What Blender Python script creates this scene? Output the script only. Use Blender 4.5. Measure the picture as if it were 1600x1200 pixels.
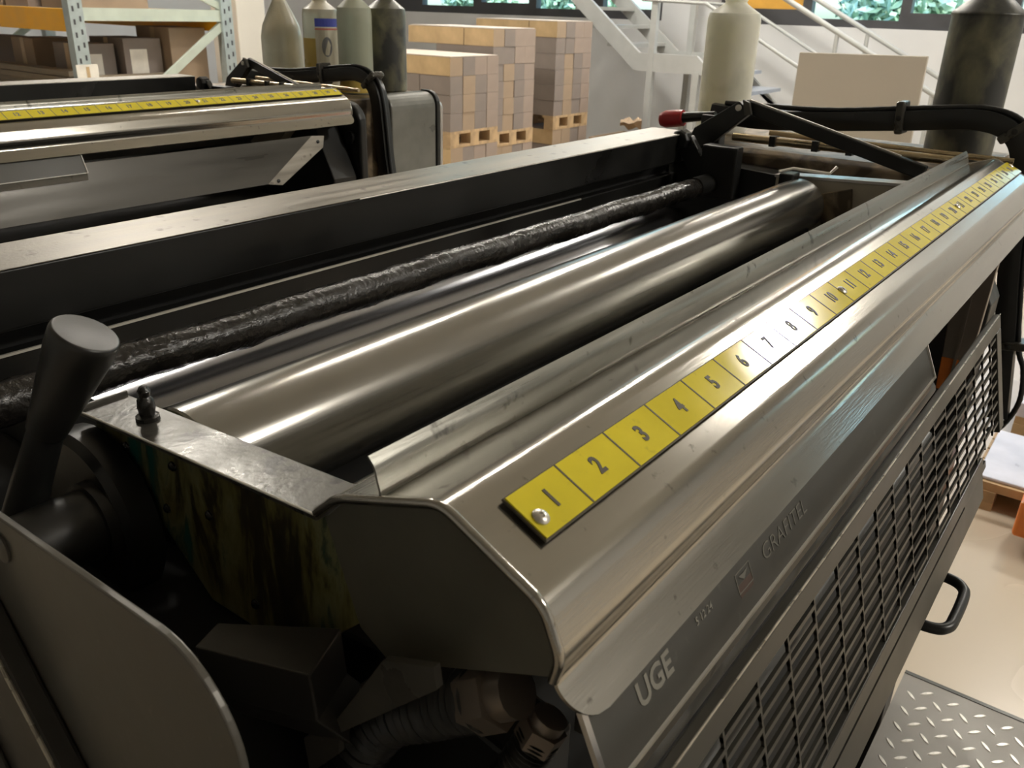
import bpy, bmesh, math, random
from mathutils import Vector, Matrix

# ------------------------------------------------------------------ scene
for o in list(bpy.data.objects):
    bpy.data.objects.remove(o, do_unlink=True)
S = bpy.context.scene
COL = S.collection
rnd = random.Random(7)
H = 1.5          # eye height above the shop floor; all z values below are relative to the eye

# ------------------------------------------------------------------ camera
cam = bpy.data.objects.new('camera', bpy.data.cameras.new('camera'))
COL.objects.link(cam)
cam.data.sensor_fit = 'HORIZONTAL'
cam.data.sensor_width = 36.0
cam.data.lens = 36.0 * 1340.0 / 1600.0
cam.data.clip_start = 0.01
cam.data.clip_end = 200
cam.data.dof.use_dof = True
cam.data.dof.focus_distance = 0.62
cam.data.dof.aperture_fstop = 26.0
def cam_rot():
    f, vx, vy, dx = 1340.0, 1884.4, 44.8, -93.4
    X = Vector((vx - 800, 600 - vy, -f)).normalized()
    dy = (f * f + (vx - 800) * dx) / (600 - vy)
    Z = -Vector((dx, -dy, -f)).normalized()
    Y = Z.cross(X)
    return Matrix((X, Y, Z))
cam.matrix_world = Matrix.Translation((0, 0, H)) @ cam_rot().to_4x4()
S.camera = cam

# ------------------------------------------------------------------ world, exposure
w = bpy.data.worlds.new('World'); S.world = w; w.use_nodes = True
nt = w.node_tree
sky = nt.nodes.new('ShaderNodeTexSky')
sky.sky_type = 'NISHITA'; sky.sun_disc = False
sky.sun_elevation = math.radians(38); sky.sun_rotation = math.radians(200)
sky.air_density = 1.2; sky.dust_density = 2.0
nt.links.new(sky.outputs[0], nt.nodes['Background'].inputs[0])
nt.nodes['Background'].inputs[1].default_value = 0.5
S.view_settings.view_transform = 'Standard'
S.view_settings.look = 'None'
S.view_settings.gamma = 1.0
S.view_settings.use_curve_mapping = False
S.view_settings.exposure = 0.82

S.cycles.max_bounces = 8
S.cycles.diffuse_bounces = 4
LAMP_WARM = (1.0, 0.945, 0.85)
HIGHBAY = 72.0      # emission strength of the round high-bay lamps
TUBE = 60.0         # emission strength of the fluorescent tubes

# ------------------------------------------------------------------ materials
def new_mat(name):
    m = bpy.data.materials.new(name); m.use_nodes = True
    return m, m.node_tree, m.node_tree.nodes['Principled BSDF']

def mat(name, col, rough=0.5, metal=0.0, var=0.15, scale=8.0, stretch=(1, 1, 1), rvar=0.1,
        bump=0.0, bscale=60.0, bstretch=None, spots=0.0, spotcol=(0.02, 0.018, 0.015), spotscale=40.0, spotsize=0.3,
        coat=0.0, emit=None, spec=0.5, detail=6.0, aniso=0.0):
    m, t, b = new_mat(name)
    N, L = t.nodes, t.links
    tc = N.new('ShaderNodeTexCoord'); mp = N.new('ShaderNodeMapping')
    mp.inputs['Scale'].default_value = stretch
    L.new(tc.outputs['Object'], mp.inputs['Vector'])
    n1 = N.new('ShaderNodeTexNoise'); n1.inputs['Scale'].default_value = scale; n1.inputs['Detail'].default_value = detail
    L.new(mp.outputs[0], n1.inputs['Vector'])
    rp = N.new('ShaderNodeMapRange'); rp.inputs['From Min'].default_value = 0.3; rp.inputs['From Max'].default_value = 0.7
    rp.inputs['To Min'].default_value = 1 - var; rp.inputs['To Max'].default_value = 1 + var
    L.new(n1.outputs['Fac'], rp.inputs['Value'])
    mx = N.new('ShaderNodeMix'); mx.data_type = 'RGBA'; mx.blend_type = 'MULTIPLY'; mx.inputs['Factor'].default_value = 1
    mx.inputs[6].default_value = (*col, 1); L.new(rp.outputs[0], mx.inputs[7])
    out = mx.outputs[2]
    if spots > 0:
        n2 = N.new('ShaderNodeTexNoise'); n2.inputs['Scale'].default_value = spotscale; n2.inputs['Detail'].default_value = 3
        L.new(tc.outputs['Object'], n2.inputs['Vector'])
        r2 = N.new('ShaderNodeMapRange'); r2.inputs['From Min'].default_value = 1 - spotsize - 0.06; r2.inputs['From Max'].default_value = 1 - spotsize + 0.04
        r2.inputs['To Max'].default_value = spots
        L.new(n2.outputs['Fac'], r2.inputs['Value'])
        m2 = N.new('ShaderNodeMix'); m2.data_type = 'RGBA'; m2.inputs[7].default_value = (*spotcol, 1)
        L.new(r2.outputs[0], m2.inputs['Factor']); L.new(out, m2.inputs[6]); out = m2.outputs[2]
    L.new(out, b.inputs['Base Color'])
    rr = N.new('ShaderNodeMapRange'); rr.inputs['From Min'].default_value = 0.3; rr.inputs['From Max'].default_value = 0.7
    rr.inputs['To Min'].default_value = max(0.02, rough - rvar); rr.inputs['To Max'].default_value = min(1, rough + rvar)
    L.new(n1.outputs['Fac'], rr.inputs['Value']); L.new(rr.outputs[0], b.inputs['Roughness'])
    b.inputs['Metallic'].default_value = metal
    b.inputs['Specular IOR Level'].default_value = spec
    if coat: b.inputs['Coat Weight'].default_value = coat; b.inputs['Coat Roughness'].default_value = 0.12
    if bump > 0:
        n3 = N.new('ShaderNodeTexNoise'); n3.inputs['Scale'].default_value = bscale; n3.inputs['Detail'].default_value = 5
        if bstretch:
            mp2 = N.new('ShaderNodeMapping'); mp2.inputs['Scale'].default_value = bstretch
            L.new(tc.outputs['Object'], mp2.inputs['Vector']); L.new(mp2.outputs[0], n3.inputs['Vector'])
        else:
            L.new(tc.outputs['Object'], n3.inputs['Vector'])
        bp = N.new('ShaderNodeBump'); bp.inputs['Strength'].default_value = bump; bp.inputs['Distance'].default_value = 0.002
        L.new(n3.outputs['Fac'], bp.inputs['Height']); L.new(bp.outputs[0], b.inputs['Normal'])
    if emit:
        b.inputs['Emission Color'].default_value = (*emit[:3], 1); b.inputs['Emission Strength'].default_value = emit[3]
    return m

def stain_mat(name):
    """ink-run stained steel: olive, yellow, teal and black runs down the plate"""
    m, t, b = new_mat(name); N, L = t.nodes, t.links
    tc = N.new('ShaderNodeTexCoord'); mp = N.new('ShaderNodeMapping'); mp.inputs['Scale'].default_value = (20, 26, 7)
    mp.inputs['Rotation'].default_value = (0.35, 0, 0)
    L.new(tc.outputs['Object'], mp.inputs['Vector'])
    n = N.new('ShaderNodeTexNoise'); n.inputs['Scale'].default_value = 1.5; n.inputs['Detail'].default_value = 9; n.inputs['Roughness'].default_value = 0.66; n.inputs['Distortion'].default_value = 0.5
    L.new(mp.outputs[0], n.inputs['Vector'])
    cr = N.new('ShaderNodeValToRGB'); e = cr.color_ramp.elements
    e[0].position = 0.30; e[0].color = (0.01, 0.01, 0.008, 1)
    e[1].position = 0.63; e[1].color = (0.008, 0.08, 0.07, 1)
    for p, c in ((0.42, (0.035, 0.03, 0.014, 1)), (0.48, (0.125, 0.11, 0.035, 1)), (0.54, (0.17, 0.17, 0.085, 1)), (0.59, (0.05, 0.065, 0.038, 1))):
        k = e.new(p); k.color = c
    L.new(n.outputs['Fac'], cr.inputs[0]); L.new(cr.outputs[0], b.inputs['Base Color'])
    b.inputs['Roughness'].default_value = 0.35
    return m

def two_tone(name, c1, c2, scale, rough, stretch=(1, 1, 1), lo=0.42, hi=0.6, metal=0.0, detail=6, dist=0.5, bump=0.0, trans=0.0, sss=0.0):
    m, t, b = new_mat(name); N, L = t.nodes, t.links
    tc = N.new('ShaderNodeTexCoord'); mp = N.new('ShaderNodeMapping'); mp.inputs['Scale'].default_value = stretch
    L.new(tc.outputs['Object'], mp.inputs['Vector'])
    n = N.new('ShaderNodeTexNoise'); n.inputs['Scale'].default_value = scale; n.inputs['Detail'].default_value = detail; n.inputs['Distortion'].default_value = dist
    L.new(mp.outputs[0], n.inputs['Vector'])
    cr = N.new('ShaderNodeValToRGB'); e = cr.color_ramp.elements
    e[0].position = lo; e[0].color = (*c1, 1); e[1].position = hi; e[1].color = (*c2, 1)
    L.new(n.outputs['Fac'], cr.inputs[0]); L.new(cr.outputs[0], b.inputs['Base Color'])
    b.inputs['Roughness'].default_value = rough; b.inputs['Metallic'].default_value = metal
    if trans: b.inputs['Transmission Weight'].default_value = trans
    if sss:
        b.inputs['Subsurface Weight'].default_value = sss; b.inputs['Subsurface Radius'].default_value = (1, 1, 0.9); b.inputs['Subsurface Scale'].default_value = 0.05
    if bump:
        bp = N.new('ShaderNodeBump'); bp.inputs['Strength'].default_value = bump; bp.inputs['Distance'].default_value = 0.003
        L.new(n.outputs['Fac'], bp.inputs['Height']); L.new(bp.outputs[0], b.inputs['Normal'])
    return m

M = {}
M['steel'] = mat('brushed cover steel', (0.42, 0.40, 0.36), 0.165, 0.95, 0.14, 2.2, (1.2, 14, 14), 0.04, 0.04, 900, (0.06, 1, 1), 0.75, (0.09, 0.08, 0.07), 130, 0.27)
M['steel_rail'] = mat('worn rail steel', (0.27, 0.265, 0.235), 0.34, 0.85, 0.25, 5, (1, 18, 18), 0.1, 0.06, 800, (0.08, 1, 1), 0.8, (0.05, 0.045, 0.04), 90, 0.3)
M['steel_dark'] = mat('inky dark steel', (0.16, 0.15, 0.135), 0.32, 0.75, 0.3, 6, (1, 6, 6), 0.1, 0.04, 300)
M['cap_steel'] = mat('greasy plate edge steel', (0.085, 0.08, 0.068), 0.33, 0.5, 0.3, 30, (1, 1, 1), 0.1, 0.1, 260, None, 0.85, (0.03, 0.028, 0.024), 70, 0.36)
M['cheek'] = mat('dull olive end plate', (0.105, 0.098, 0.075), 0.5, 0.2, 0.3, 14, (1, 1, 1), 0.1, 0.05, 200)
M['roller'] = mat('polished fountain roller', (0.33, 0.32, 0.295), 0.19, 0.95, 0.06, 3, (1.5, 10, 10), 0.03, 0.02, 500, (0.05, 1, 1))
M['roller_blue'] = mat('chromed ductor roller', (0.32, 0.32, 0.34), 0.2, 0.95, 0.2, 3, (1, 20, 20), 0.06)
M['ink_rod'] = mat('thick dried black ink', (0.016, 0.014, 0.012), 0.26, 0.0, 0.3, 40, (1, 1, 1), 0.10, 0.6, 200, None)
M['black'] = mat('black machine paint', (0.014, 0.014, 0.013), 0.38, 0.1, 0.4, 12, (1, 1, 1), 0.12, 0.05, 120)
M['black_matte'] = mat('sooty black', (0.008, 0.008, 0.0075), 0.75, 0.0, 0.4, 9)
M['black_rubber'] = mat('black rubber', (0.012, 0.012, 0.012), 0.45, 0.0, 0.3, 30)
M['knob'] = mat('black bakelite knob', (0.017, 0.016, 0.014), 0.36, 0.0, 0.2, 30, (1, 1, 1), 0.06, 0.04, 200)
M['flange'] = mat('ink-worn guard flange', (0.30, 0.275, 0.235), 0.4, 0.6, 0.25, 9, (0.6, 8, 8), 0.1, 0.06, 400, None, 0.8, (0.08, 0.07, 0.055), 60, 0.31)
M['bright'] = mat('bright worn edge and painted light', (0.78, 0.75, 0.68), 0.35, 0.35, 0.1, 20)  # worn bright metal, also the painted light in the slit
M['yellow'] = mat('yellow scale label', (0.82, 0.69, 0.045), 0.10, 0.0, 0.08, 30, (1, 1, 1), 0.02, 0, 10, None, 0.4, (0.5, 0.42, 0.06), 160, 0.3, spec=0.35)
M['print'] = mat('dark grey print', (0.075, 0.06, 0.035), 0.5, 0.0, 0.1)
M['rivet'] = mat('zinc rivet', (0.6, 0.57, 0.52), 0.32, 1.0, 0.2, 60)
M['panel'] = mat('dark grey enamel panel', (0.088, 0.084, 0.073), 0.42, 0.0, 0.12, 12, (1, 1, 1), 0.06, 0, 10, None, 0.4, (0.18, 0.17, 0.15), 90, 0.27)
M['letter'] = mat('pale panel lettering', (0.31, 0.295, 0.25), 0.5)
M['letter_dim'] = mat('faded panel lettering', (0.205, 0.195, 0.165), 0.5)
M['letter_red'] = mat('faded red print', (0.115, 0.075, 0.06), 0.5)
M['guard'] = mat('grey-green guard paint', (0.048, 0.046, 0.038), 0.38, 0.3, 0.2, 10, (1, 1, 1), 0.08)
M['cover_grey'] = mat('oily grey-brown drive cover', (0.115, 0.107, 0.092), 0.36, 0.3, 0.2, 16, (1, 1, 1), 0.1, 0.03, 120, None, 0.45, (0.22, 0.20, 0.17), 160, 0.25)
M['cover_dark'] = mat('dark drive cover facet', (0.045, 0.042, 0.037), 0.4, 0.3, 0.25, 14)
M['stain'] = stain_mat('ink stained side plate')
M['brass'] = mat('brassy tie rod', (0.52, 0.42, 0.27), 0.3, 0.95, 0.25, 14, (8, 1, 8), 0.1)
M['far_cheek'] = mat('pale fountain end plate', (0.42, 0.38, 0.31), 0.45, 0.4, 0.15, 12)
M['wedge'] = two_tone('brown wedge block', (0.07, 0.05, 0.03), (0.33, 0.25, 0.16), 22, 0.5)
M['red'] = mat('red plastic grip', (0.45, 0.025, 0.03), 0.38, 0.0, 0.12, 30)
M['white_plastic'] = two_tone('milky plastic bottle', (0.72, 0.72, 0.62), (0.88, 0.87, 0.77), 14, 0.42, lo=0.3, hi=0.5, sss=0.8)
M['stained_plastic'] = two_tone('ink-blackened bottle', (0.045, 0.047, 0.045), (0.24, 0.23, 0.15), 18, 0.42, (1, 1, 0.7), 0.42, 0.68)
M['clear_plastic'] = two_tone('cloudy clear bottle', (0.55, 0.54, 0.44), (0.72, 0.70, 0.6), 10, 0.3, trans=0.55)
M['green_plastic'] = two_tone('greenish translucent bottle', (0.50, 0.54, 0.42), (0.62, 0.64, 0.52), 10, 0.35, trans=0.3)
M['oil'] = mat('yellow liquid', (0.65, 0.48, 0.12), 0.3)
M['label_cream'] = mat('cream label', (0.75, 0.70, 0.58), 0.6)
M['label_blue'] = mat('blue label band', (0.07, 0.09, 0.45), 0.5)
M['label_red'] = mat('red label line', (0.6, 0.2, 0.15), 0.5)
M['label_grey'] = mat('grey label picture', (0.28, 0.28, 0.3), 0.6)
M['housing'] = mat('grey hammered housing', (0.21, 0.21, 0.19), 0.36, 0.2, 0.15, 20)
M['olive_panel'] = mat('olive grey lower panel', (0.055, 0.05, 0.04), 0.36, 0.35, 0.2, 8, (0.5, 4, 4))
M['alu'] = mat('aluminium bar', (0.62, 0.6, 0.58), 0.35, 0.9, 0.1)
M['orange'] = mat('orange paint and reflection', (0.75, 0.20, 0.025), 0.4, 0.0, 0.12)
M['post'] = mat('brown-grey steel post', (0.24, 0.2, 0.165), 0.35, 0.6, 0.15)
M['chequer'] = mat('chequer plate', (0.20, 0.185, 0.165), 0.42, 0.35, 0.15, 12, (1, 1, 1), 0.08)
M['tread'] = mat('polished tread', (0.86, 0.83, 0.76), 0.3, 0.1, 0.05, 40)
M['floor'] = mat('polished beige concrete', (0.52, 0.445, 0.345), 0.27, 0.0, 0.10, 1.4, (1, 1, 1), 0.04, detail=2.0)
M['wall'] = mat('white plaster', (0.60, 0.605, 0.61), 0.8, 0.0, 0.05, 2)
M['ceil'] = mat('light grey ceiling', (0.55, 0.54, 0.5), 0.8, 0.0, 0.05, 2)
M['column'] = mat('white painted column', (0.72, 0.69, 0.62), 0.7, 0.0, 0.04, 3)
M['win_frame'] = mat('dark window frame', (0.06, 0.06, 0.065), 0.45, 0.2, 0.1)
M['yellow_panel'] = mat('amber infill panel', (0.62, 0.33, 0.05), 0.5, 0.0, 0.1)
M['stair'] = mat('grey painted stair steel', (0.42, 0.43, 0.42), 0.5, 0.1, 0.06)
M['tread_blue'] = mat('blue-grey stair tread', (0.42, 0.46, 0.52), 0.4, 0.2, 0.08)
M['board'] = mat('beige board', (0.55, 0.50, 0.42), 0.6, 0.0, 0.03, 3)
M['carton'] = mat('brown corrugated card', (0.34, 0.25, 0.17), 0.75, 0.0, 0.1, 6)
M['carton2'] = mat('greyish corrugated card', (0.235, 0.195, 0.17), 0.75, 0.0, 0.1, 6)
M['carton3'] = mat('pinkish corrugated card', (0.32, 0.25, 0.205), 0.75, 0.0, 0.1, 6)
M['tape'] = mat('pale packing tape', (0.52, 0.37, 0.2), 0.4)
M['lidcard'] = mat('pale card sheet', (0.62, 0.55, 0.48), 0.7)
M['wood'] = mat('pallet wood', (0.45, 0.31, 0.17), 0.7, 0.0, 0.25, 10, (3, 1, 1))
M['rack_yellow'] = mat('yellow rack beam', (0.95, 0.47, 0.01), 0.4, 0.0, 0.05)
M['rack_blue'] = mat('pale galvanised upright', (0.42, 0.48, 0.48), 0.42, 0.4, 0.1, 20)
M['rack_green'] = mat('pale green steel', (0.52, 0.58, 0.5), 0.45, 0.2, 0.08)
M['paper'] = mat('white paper', (0.78, 0.74, 0.66), 0.7)
M['grey_sheet'] = mat('grey-brown sheet stack', (0.26, 0.21, 0.15), 0.7, 0.0, 0.2, 8, (1, 1, 12))
M['film'] = mat('crumpled clear film', (0.42, 0.37, 0.3), 0.22, 0.0, 0.3, 12, bump=0.6, bscale=14)
M['leaf'] = two_tone('green leaves', (0.34, 0.46, 0.30), (0.62, 0.72, 0.55), 3, 0.6)
M['bark'] = mat('grey bark', (0.12, 0.09, 0.06), 0.9)
M['grass'] = mat('lawn', (0.12, 0.2, 0.05), 0.9)
M['pipe_green'] = mat('green pipe', (0.05, 0.16, 0.08), 0.4)
M['pallet_top'] = mat('blue-white film sheet', (0.62, 0.63, 0.72), 0.35)
M['edge_glint'] = mat('rubbed bright cover edge', (0.42, 0.39, 0.33), 0.3, 0.6, 0.4, 60)  # pale colour paints in the highlights along rubbed edges
M['glass'] = None
def glass_mat():
    m, t, b = new_mat('window glass')
    N, L = t.nodes, t.links
    tr = N.new('ShaderNodeBsdfTransparent'); tr.inputs[0].default_value = (0.80, 0.93, 0.97, 1)
    gl = N.new('ShaderNodeBsdfGlossy'); gl.inputs['Roughness'].default_value = 0.03
    lw = N.new('ShaderNodeLayerWeight'); lw.inputs[0].default_value = 0.12
    mx = N.new('ShaderNodeMixShader')
    L.new(lw.outputs['Fresnel'], mx.inputs[0]); L.new(tr.outputs[0], mx.inputs[1]); L.new(gl.outputs[0], mx.inputs[2])
    L.new(mx.outputs[0], t.nodes['Material Output'].inputs[0])
    return m
M['glass'] = glass_mat()
M['lamp'] = mat('lit lamp diffuser', (1, 1, 1), 0.5, emit=(*LAMP_WARM, HIGHBAY))
M['lamp_key'] = mat('lit lamp diffuser, new lamp', (1, 1, 1), 0.5, emit=(*LAMP_WARM, HIGHBAY * 1.5))  # emission raised above the other lamps to strengthen the cover glare
M['tube'] = mat('lit fluorescent tube', (1, 1, 1), 0.5, emit=(1.0, 0.93, 0.82, TUBE))
M['line'] = mat('polished panel edge', (0.9, 0.87, 0.8), 0.4, 0.0, 0.05)  # near-white colour stands in for the specular glint of the edge
M['lamp_body'] = mat('lamp housing', (0.5, 0.5, 0.5), 0.5, 0.5)

# ------------------------------------------------------------------ mesh helpers
class MB:
    def __init__(s): s.v = []; s.f = []
    def add(s, vs, fs):
        n = len(s.v); s.v += [tuple(p) for p in vs]; s.f += [tuple(i + n for i in f) for f in fs]; return s
    def box(s, lo, hi):
        (a, b, c), (d, e, f) = lo, hi
        return s.add([(a,b,c),(d,b,c),(d,e,c),(a,e,c),(a,b,f),(d,b,f),(d,e,f),(a,e,f)],
                     [(3,2,1,0),(4,5,6,7),(0,1,5,4),(1,2,6,5),(2,3,7,6),(3,0,4,7)])
    def bar(s, p, q, wd, ht, up=(0, 0, 1)):
        """rectangular bar from p to q, wd across, ht along up"""
        p, q = Vector(p), Vector(q); d = (q - p).normalized(); u = Vector(up)
        sd = d.cross(u).normalized() * (wd / 2); u2 = sd.cross(d).normalized() * (ht / 2)
        vs = []
        for c in (p, q): vs += [c - sd - u2, c + sd - u2, c + sd + u2, c - sd + u2]
        return s.add(vs, [(3,2,1,0),(4,5,6,7),(0,1,5,4),(1,2,6,5),(2,3,7,6),(3,0,4,7)])
    def prism(s, poly, a, b, axis='x'):
        """polygon extruded between a and b; poly is (y,z) for x, (x,z) for y, (x,y) for z"""
        def P(u, v, t): return {'x': (t, u, v), 'y': (u, t, v), 'z': (u, v, t)}[axis]
        n = len(poly)
        vs = [P(u, v, a) for u, v in poly] + [P(u, v, b) for u, v in poly]
        fs = [tuple(range(n - 1, -1, -1)), tuple(range(n, 2 * n))] + [(i, (i + 1) % n, n + (i + 1) % n, n + i) for i in range(n)]
        return s.add(vs, fs)
    def tube(s, path, r, n=14, caps=True, ov=None):
        path = [Vector(p) for p in path]; k = len(path)
        rs = r if isinstance(r, (list, tuple)) else [r] * k
        t0 = (path[1] - path[0]).normalized(); ref = Vector((0, 0, 1)) if abs(t0.z) < 0.9 else Vector((0, 1, 0))
        u = t0.cross(ref).normalized(); vs = []
        for i, p in enumerate(path):
            t = (path[min(i + 1, k - 1)] - path[max(i - 1, 0)]).normalized()
            u = (u - t * u.dot(t)).normalized(); v = t.cross(u)
            for j in range(n):
                a = 2 * math.pi * j / n; rr = rs[i] * (ov(i, j) if ov else 1)
                vs.append(p + (u * math.cos(a) + v * math.sin(a)) * rr)
        fs = [(i*n+j, i*n+(j+1) % n, (i+1)*n+(j+1) % n, (i+1)*n+j) for i in range(k - 1) for j in range(n)]
        if caps: fs += [tuple(range(n - 1, -1, -1)), tuple(range((k - 1) * n, k * n))]
        return s.add(vs, fs)
    def lathe(s, base, axis, prof, n=24):
        base, ax = Vector(base), Vector(axis).normalized()
        return s.tube_prof([base + ax * t for t, r in prof], [max(r, 1e-5) for t, r in prof], ax, n)
    def tube_prof(s, pts, rs, ax, n):
        ref = Vector((0, 0, 1)) if abs(ax.z) < 0.9 else Vector((0, 1, 0))
        u = ax.cross(ref).normalized(); v = ax.cross(u); vs = []
        for p, r in zip(pts, rs):
            for j in range(n):
                a = 2 * math.pi * j / n; vs.append(p + (u * math.cos(a) + v * math.sin(a)) * r)
        k = len(pts)
        fs = [(i*n+j, i*n+(j+1) % n, (i+1)*n+(j+1) % n, (i+1)*n+j) for i in range(k - 1) for j in range(n)]
        fs += [tuple(range(n - 1, -1, -1)), tuple(range((k - 1) * n, k * n))]
        return s.add(vs, fs)

def fillet(pts, r, n=4):
    """round the inner corners of an open (u,v) polyline"""
    out = [Vector(pts[0])]
    for i in range(1, len(pts) - 1):
        p, a, b = Vector(pts[i]), Vector(pts[i - 1]), Vector(pts[i + 1])
        d1, d2 = (a - p), (b - p); rr = min(r, d1.length * 0.45, d2.length * 0.45)
        p1, p2 = p + d1.normalized() * rr, p + d2.normalized() * rr
        for k in range(n + 1):
            t = k / n; out.append(p1 * (1 - t) ** 2 + p * 2 * t * (1 - t) + p2 * t * t)
    out.append(Vector(pts[-1])); return out

def sheet(mb, prof, th, x0, x1, trim=None):
    """folded sheet: open (y,z) polyline extruded along x; th is offset to its left side"""
    pts = [Vector(p) for p in prof]; n = len(pts); off = []
    for i in range(n):
        t = (pts[min(i + 1, n - 1)] - pts[max(i - 1, 0)]).normalized()
        off.append(pts[i] + Vector((-t.y, t.x)) * th)
    loop = pts + off[::-1]
    vs = []; 
    for k, x in enumerate((x0, x1)):
        for i, p in enumerate(loop):
            j = i if i < n else 2 * n - 1 - i
            xx = x + (trim(j / (n - 1), k) if trim else 0)
            vs.append((xx, p.x, p.y))
    m = len(loop)
    fs = [(i, i + m, (i + 1) % m + m, (i + 1) % m) for i in range(m)]
    for i in range(n - 1):
        a, b = i, 2 * n - 1 - i
        fs.append((a, a + 1, b - 1, b)); fs.append((a + m, b + m, b - 1 + m, a + 1 + m))
    return mb.add(vs, fs)

WL = {}
def finish(o, parent, loc):
    if parent is not None:
        o.parent = parent; o.location = loc - WL[parent.name]
    else:
        o.location = loc
    WL[o.name] = loc.copy()

def link_mesh(name, me, m, parent, loc):
    o = bpy.data.objects.new(name, me); COL.objects.link(o)
    if m is not None: me.materials.append(m)
    finish(o, parent, loc); return o

def build(name, mb, m, parent=None, smooth=False, bevel=0.0, seg=2, origin=None):
    """one mesh object; z of the verts is relative to the eye height"""
    vs = [Vector((x, y, z + H)) for x, y, z in mb.v]
    lo = Vector([min(v[i] for v in vs) for i in range(3)]); hi = Vector([max(v[i] for v in vs) for i in range(3)])
    c = Vector(((lo.x + hi.x) / 2, (lo.y + hi.y) / 2, lo.z)) if origin is None else Vector(origin) + Vector((0, 0, H))
    me = bpy.data.meshes.new(name); me.from_pydata([v - c for v in vs], [], mb.f)
    bm = bmesh.new(); bm.from_mesh(me); bmesh.ops.recalc_face_normals(bm, faces=bm.faces)
    bm.to_mesh(me); bm.free()
    if smooth:
        for p in me.polygons: p.use_smooth = True
        me.set_sharp_from_angle(angle=math.radians(38))
    o = link_mesh(name, me, M[m], parent, c)
    if bevel:
        b = o.modifiers.new('bevel', 'BEVEL'); b.width = bevel; b.segments = seg; b.limit_method = 'ANGLE'; b.angle_limit = math.radians(35)
    if smooth and m not in ('ink_rod', 'film'):
        wn = o.modifiers.new('weighted', 'WEIGHTED_NORMAL'); wn.keep_sharp = True; wn.weight = 80
    return o

def thing(name, loc, label, cat, group=None):
    o = bpy.data.objects.new(name, None); COL.objects.link(o); o.empty_display_size = 0.05
    p = Vector(loc) + Vector((0, 0, H)); o.location = p; WL[o.name] = p.copy()
    tag(o, label, cat, group); return o

def tag(o, label=None, cat=None, group=None, kind=None):
    if label: o['label'] = label
    if cat: o['category'] = cat
    if group: o['group'] = group
    if kind: o['kind'] = kind
    return o

def struct(o): o['kind'] = 'structure'; return o

def copy_tree(o, parent=None, shift=(0, 0, 0)):
    c = o.copy(); COL.objects.link(c)
    if parent is not None: c.parent = parent
    else: c.location = o.location + Vector(shift)
    WL[c.name] = WL[o.name] + Vector(shift)
    for ch in list(o.children): copy_tree(ch, c, shift)
    return c

def text(name, body, loc, xdir, up, size, m, parent, bold=0.0, align='CENTER', depth=0.00015, sx=1.0):
    cu = bpy.data.curves.new(name, 'FONT'); cu.body = body; cu.size = size; cu.align_x = align; cu.align_y = 'CENTER'
    cu.extrude = depth; cu.offset = bold; cu.resolution_u = 3
    t = bpy.data.objects.new('tmp', cu); COL.objects.link(t)
    bpy.context.view_layer.update()
    me = bpy.data.meshes.new_from_object(t); me.materials.clear()
    bpy.data.objects.remove(t, do_unlink=True)
    X = Vector(xdir).normalized(); U = Vector(up).normalized(); Z = X.cross(U)
    R = Matrix((X * sx, U, Z)).transposed()
    for v in me.vertices: v.co = R @ v.co
    me.name = name
    return link_mesh(name, me, M[m], parent, Vector(loc) + Vector((0, 0, H)))

# ================================================================== SETTING
XW, YL, YR, XB, ZC, ZF = 9.0, 10.2, -6.0, -4.5, 3.2, -H
struct(build('floor', MB().box((XB, YR, ZF - 0.1), (XW, YL, ZF)), 'floor'))
struct(build('ceiling', MB().box((XB, YR, ZC), (XW + 0.3, YL, ZC + 0.15)), 'ceil'))
struct(build('wall_left', MB().box((XB, YL, ZF), (XW + 0.3, YL + 0.2, ZC)), 'wall'))
struct(build('wall_right', MB().box((XB, YR - 0.2, ZF), (XW + 0.3, YR, ZC)), 'wall'))
struct(build('wall_back', MB().box((XB - 0.2, YR, ZF), (XB, YL, ZC)), 'wall'))
W0, W1 = -0.085, 1.35      # window band, bottom and top
wm = MB().box((XW, YR, ZF), (XW + 0.3, YL, W0)).box((XW, YR, W1), (XW + 0.3, YL, ZC))
for a, b in ((8.75, YL), (4.08, 4.72), (-3.35, -0.35), (YR, -4.05)): wm.box((XW, a, W0), (XW + 0.3, b, W1))
struct(build('wall_far', wm, 'wall'))
def window(name, y0, y1, panes, solid=None):
    root = bpy.data.objects.new(name, None); COL.objects.link(root)
    p = Vector((XW + 0.1, (y0 + y1) / 2, W0 + H)); root.location = p; WL[root.name] = p; struct(root)
    xs = (XW + 0.06, XW + 0.16)
    fm = MB(); edges = [y0]
    for a, b, zb in panes: edges += [a, b]
    edges.append(y1)
    for i in range(0, len(edges), 2): fm.box((xs[0], edges[i], W0), (xs[1], edges[i + 1], W1))
    for a, b, zb in panes:
        fm.box((xs[0], a, W0), (xs[1], b, zb)); fm.box((xs[0], a, W1 - 0.08), (xs[1], b, W1))
    build('window_frame', fm, 'win_frame', root)
    for i, (a, b, zb) in enumerate(panes):
        build('pane', MB().box((XW + 0.10, a - 0.01, zb - 0.01), (XW + 0.115, b + 0.01, W1 - 0.07)), 'yellow_panel' if solid == i else 'glass', root)
window('window_1', 4.72, 8.75, [(4.78, 5.50, 0.02), (5.66, 6.42, 0.0), (6.53, 7.25, 0.05), (7.38, 8.23, 0.0)])
window('window_2', -0.35, 4.08, [(-0.25, 0.38, 0.0), (0.5, 1.32, -0.01), (1.42, 2.21, 0.055), (2.30, 3.13, -0.015), (3.22, 3.92, 0.06)], solid=4)
window('window_3', -4.05, -3.35, [(-3.95, -3.45, 0.0)])
struct(build('trim_1', MB().box((XB, YL - 0.015, ZF), (XW, YL, ZF + 0.1)), 'stair'))

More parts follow.
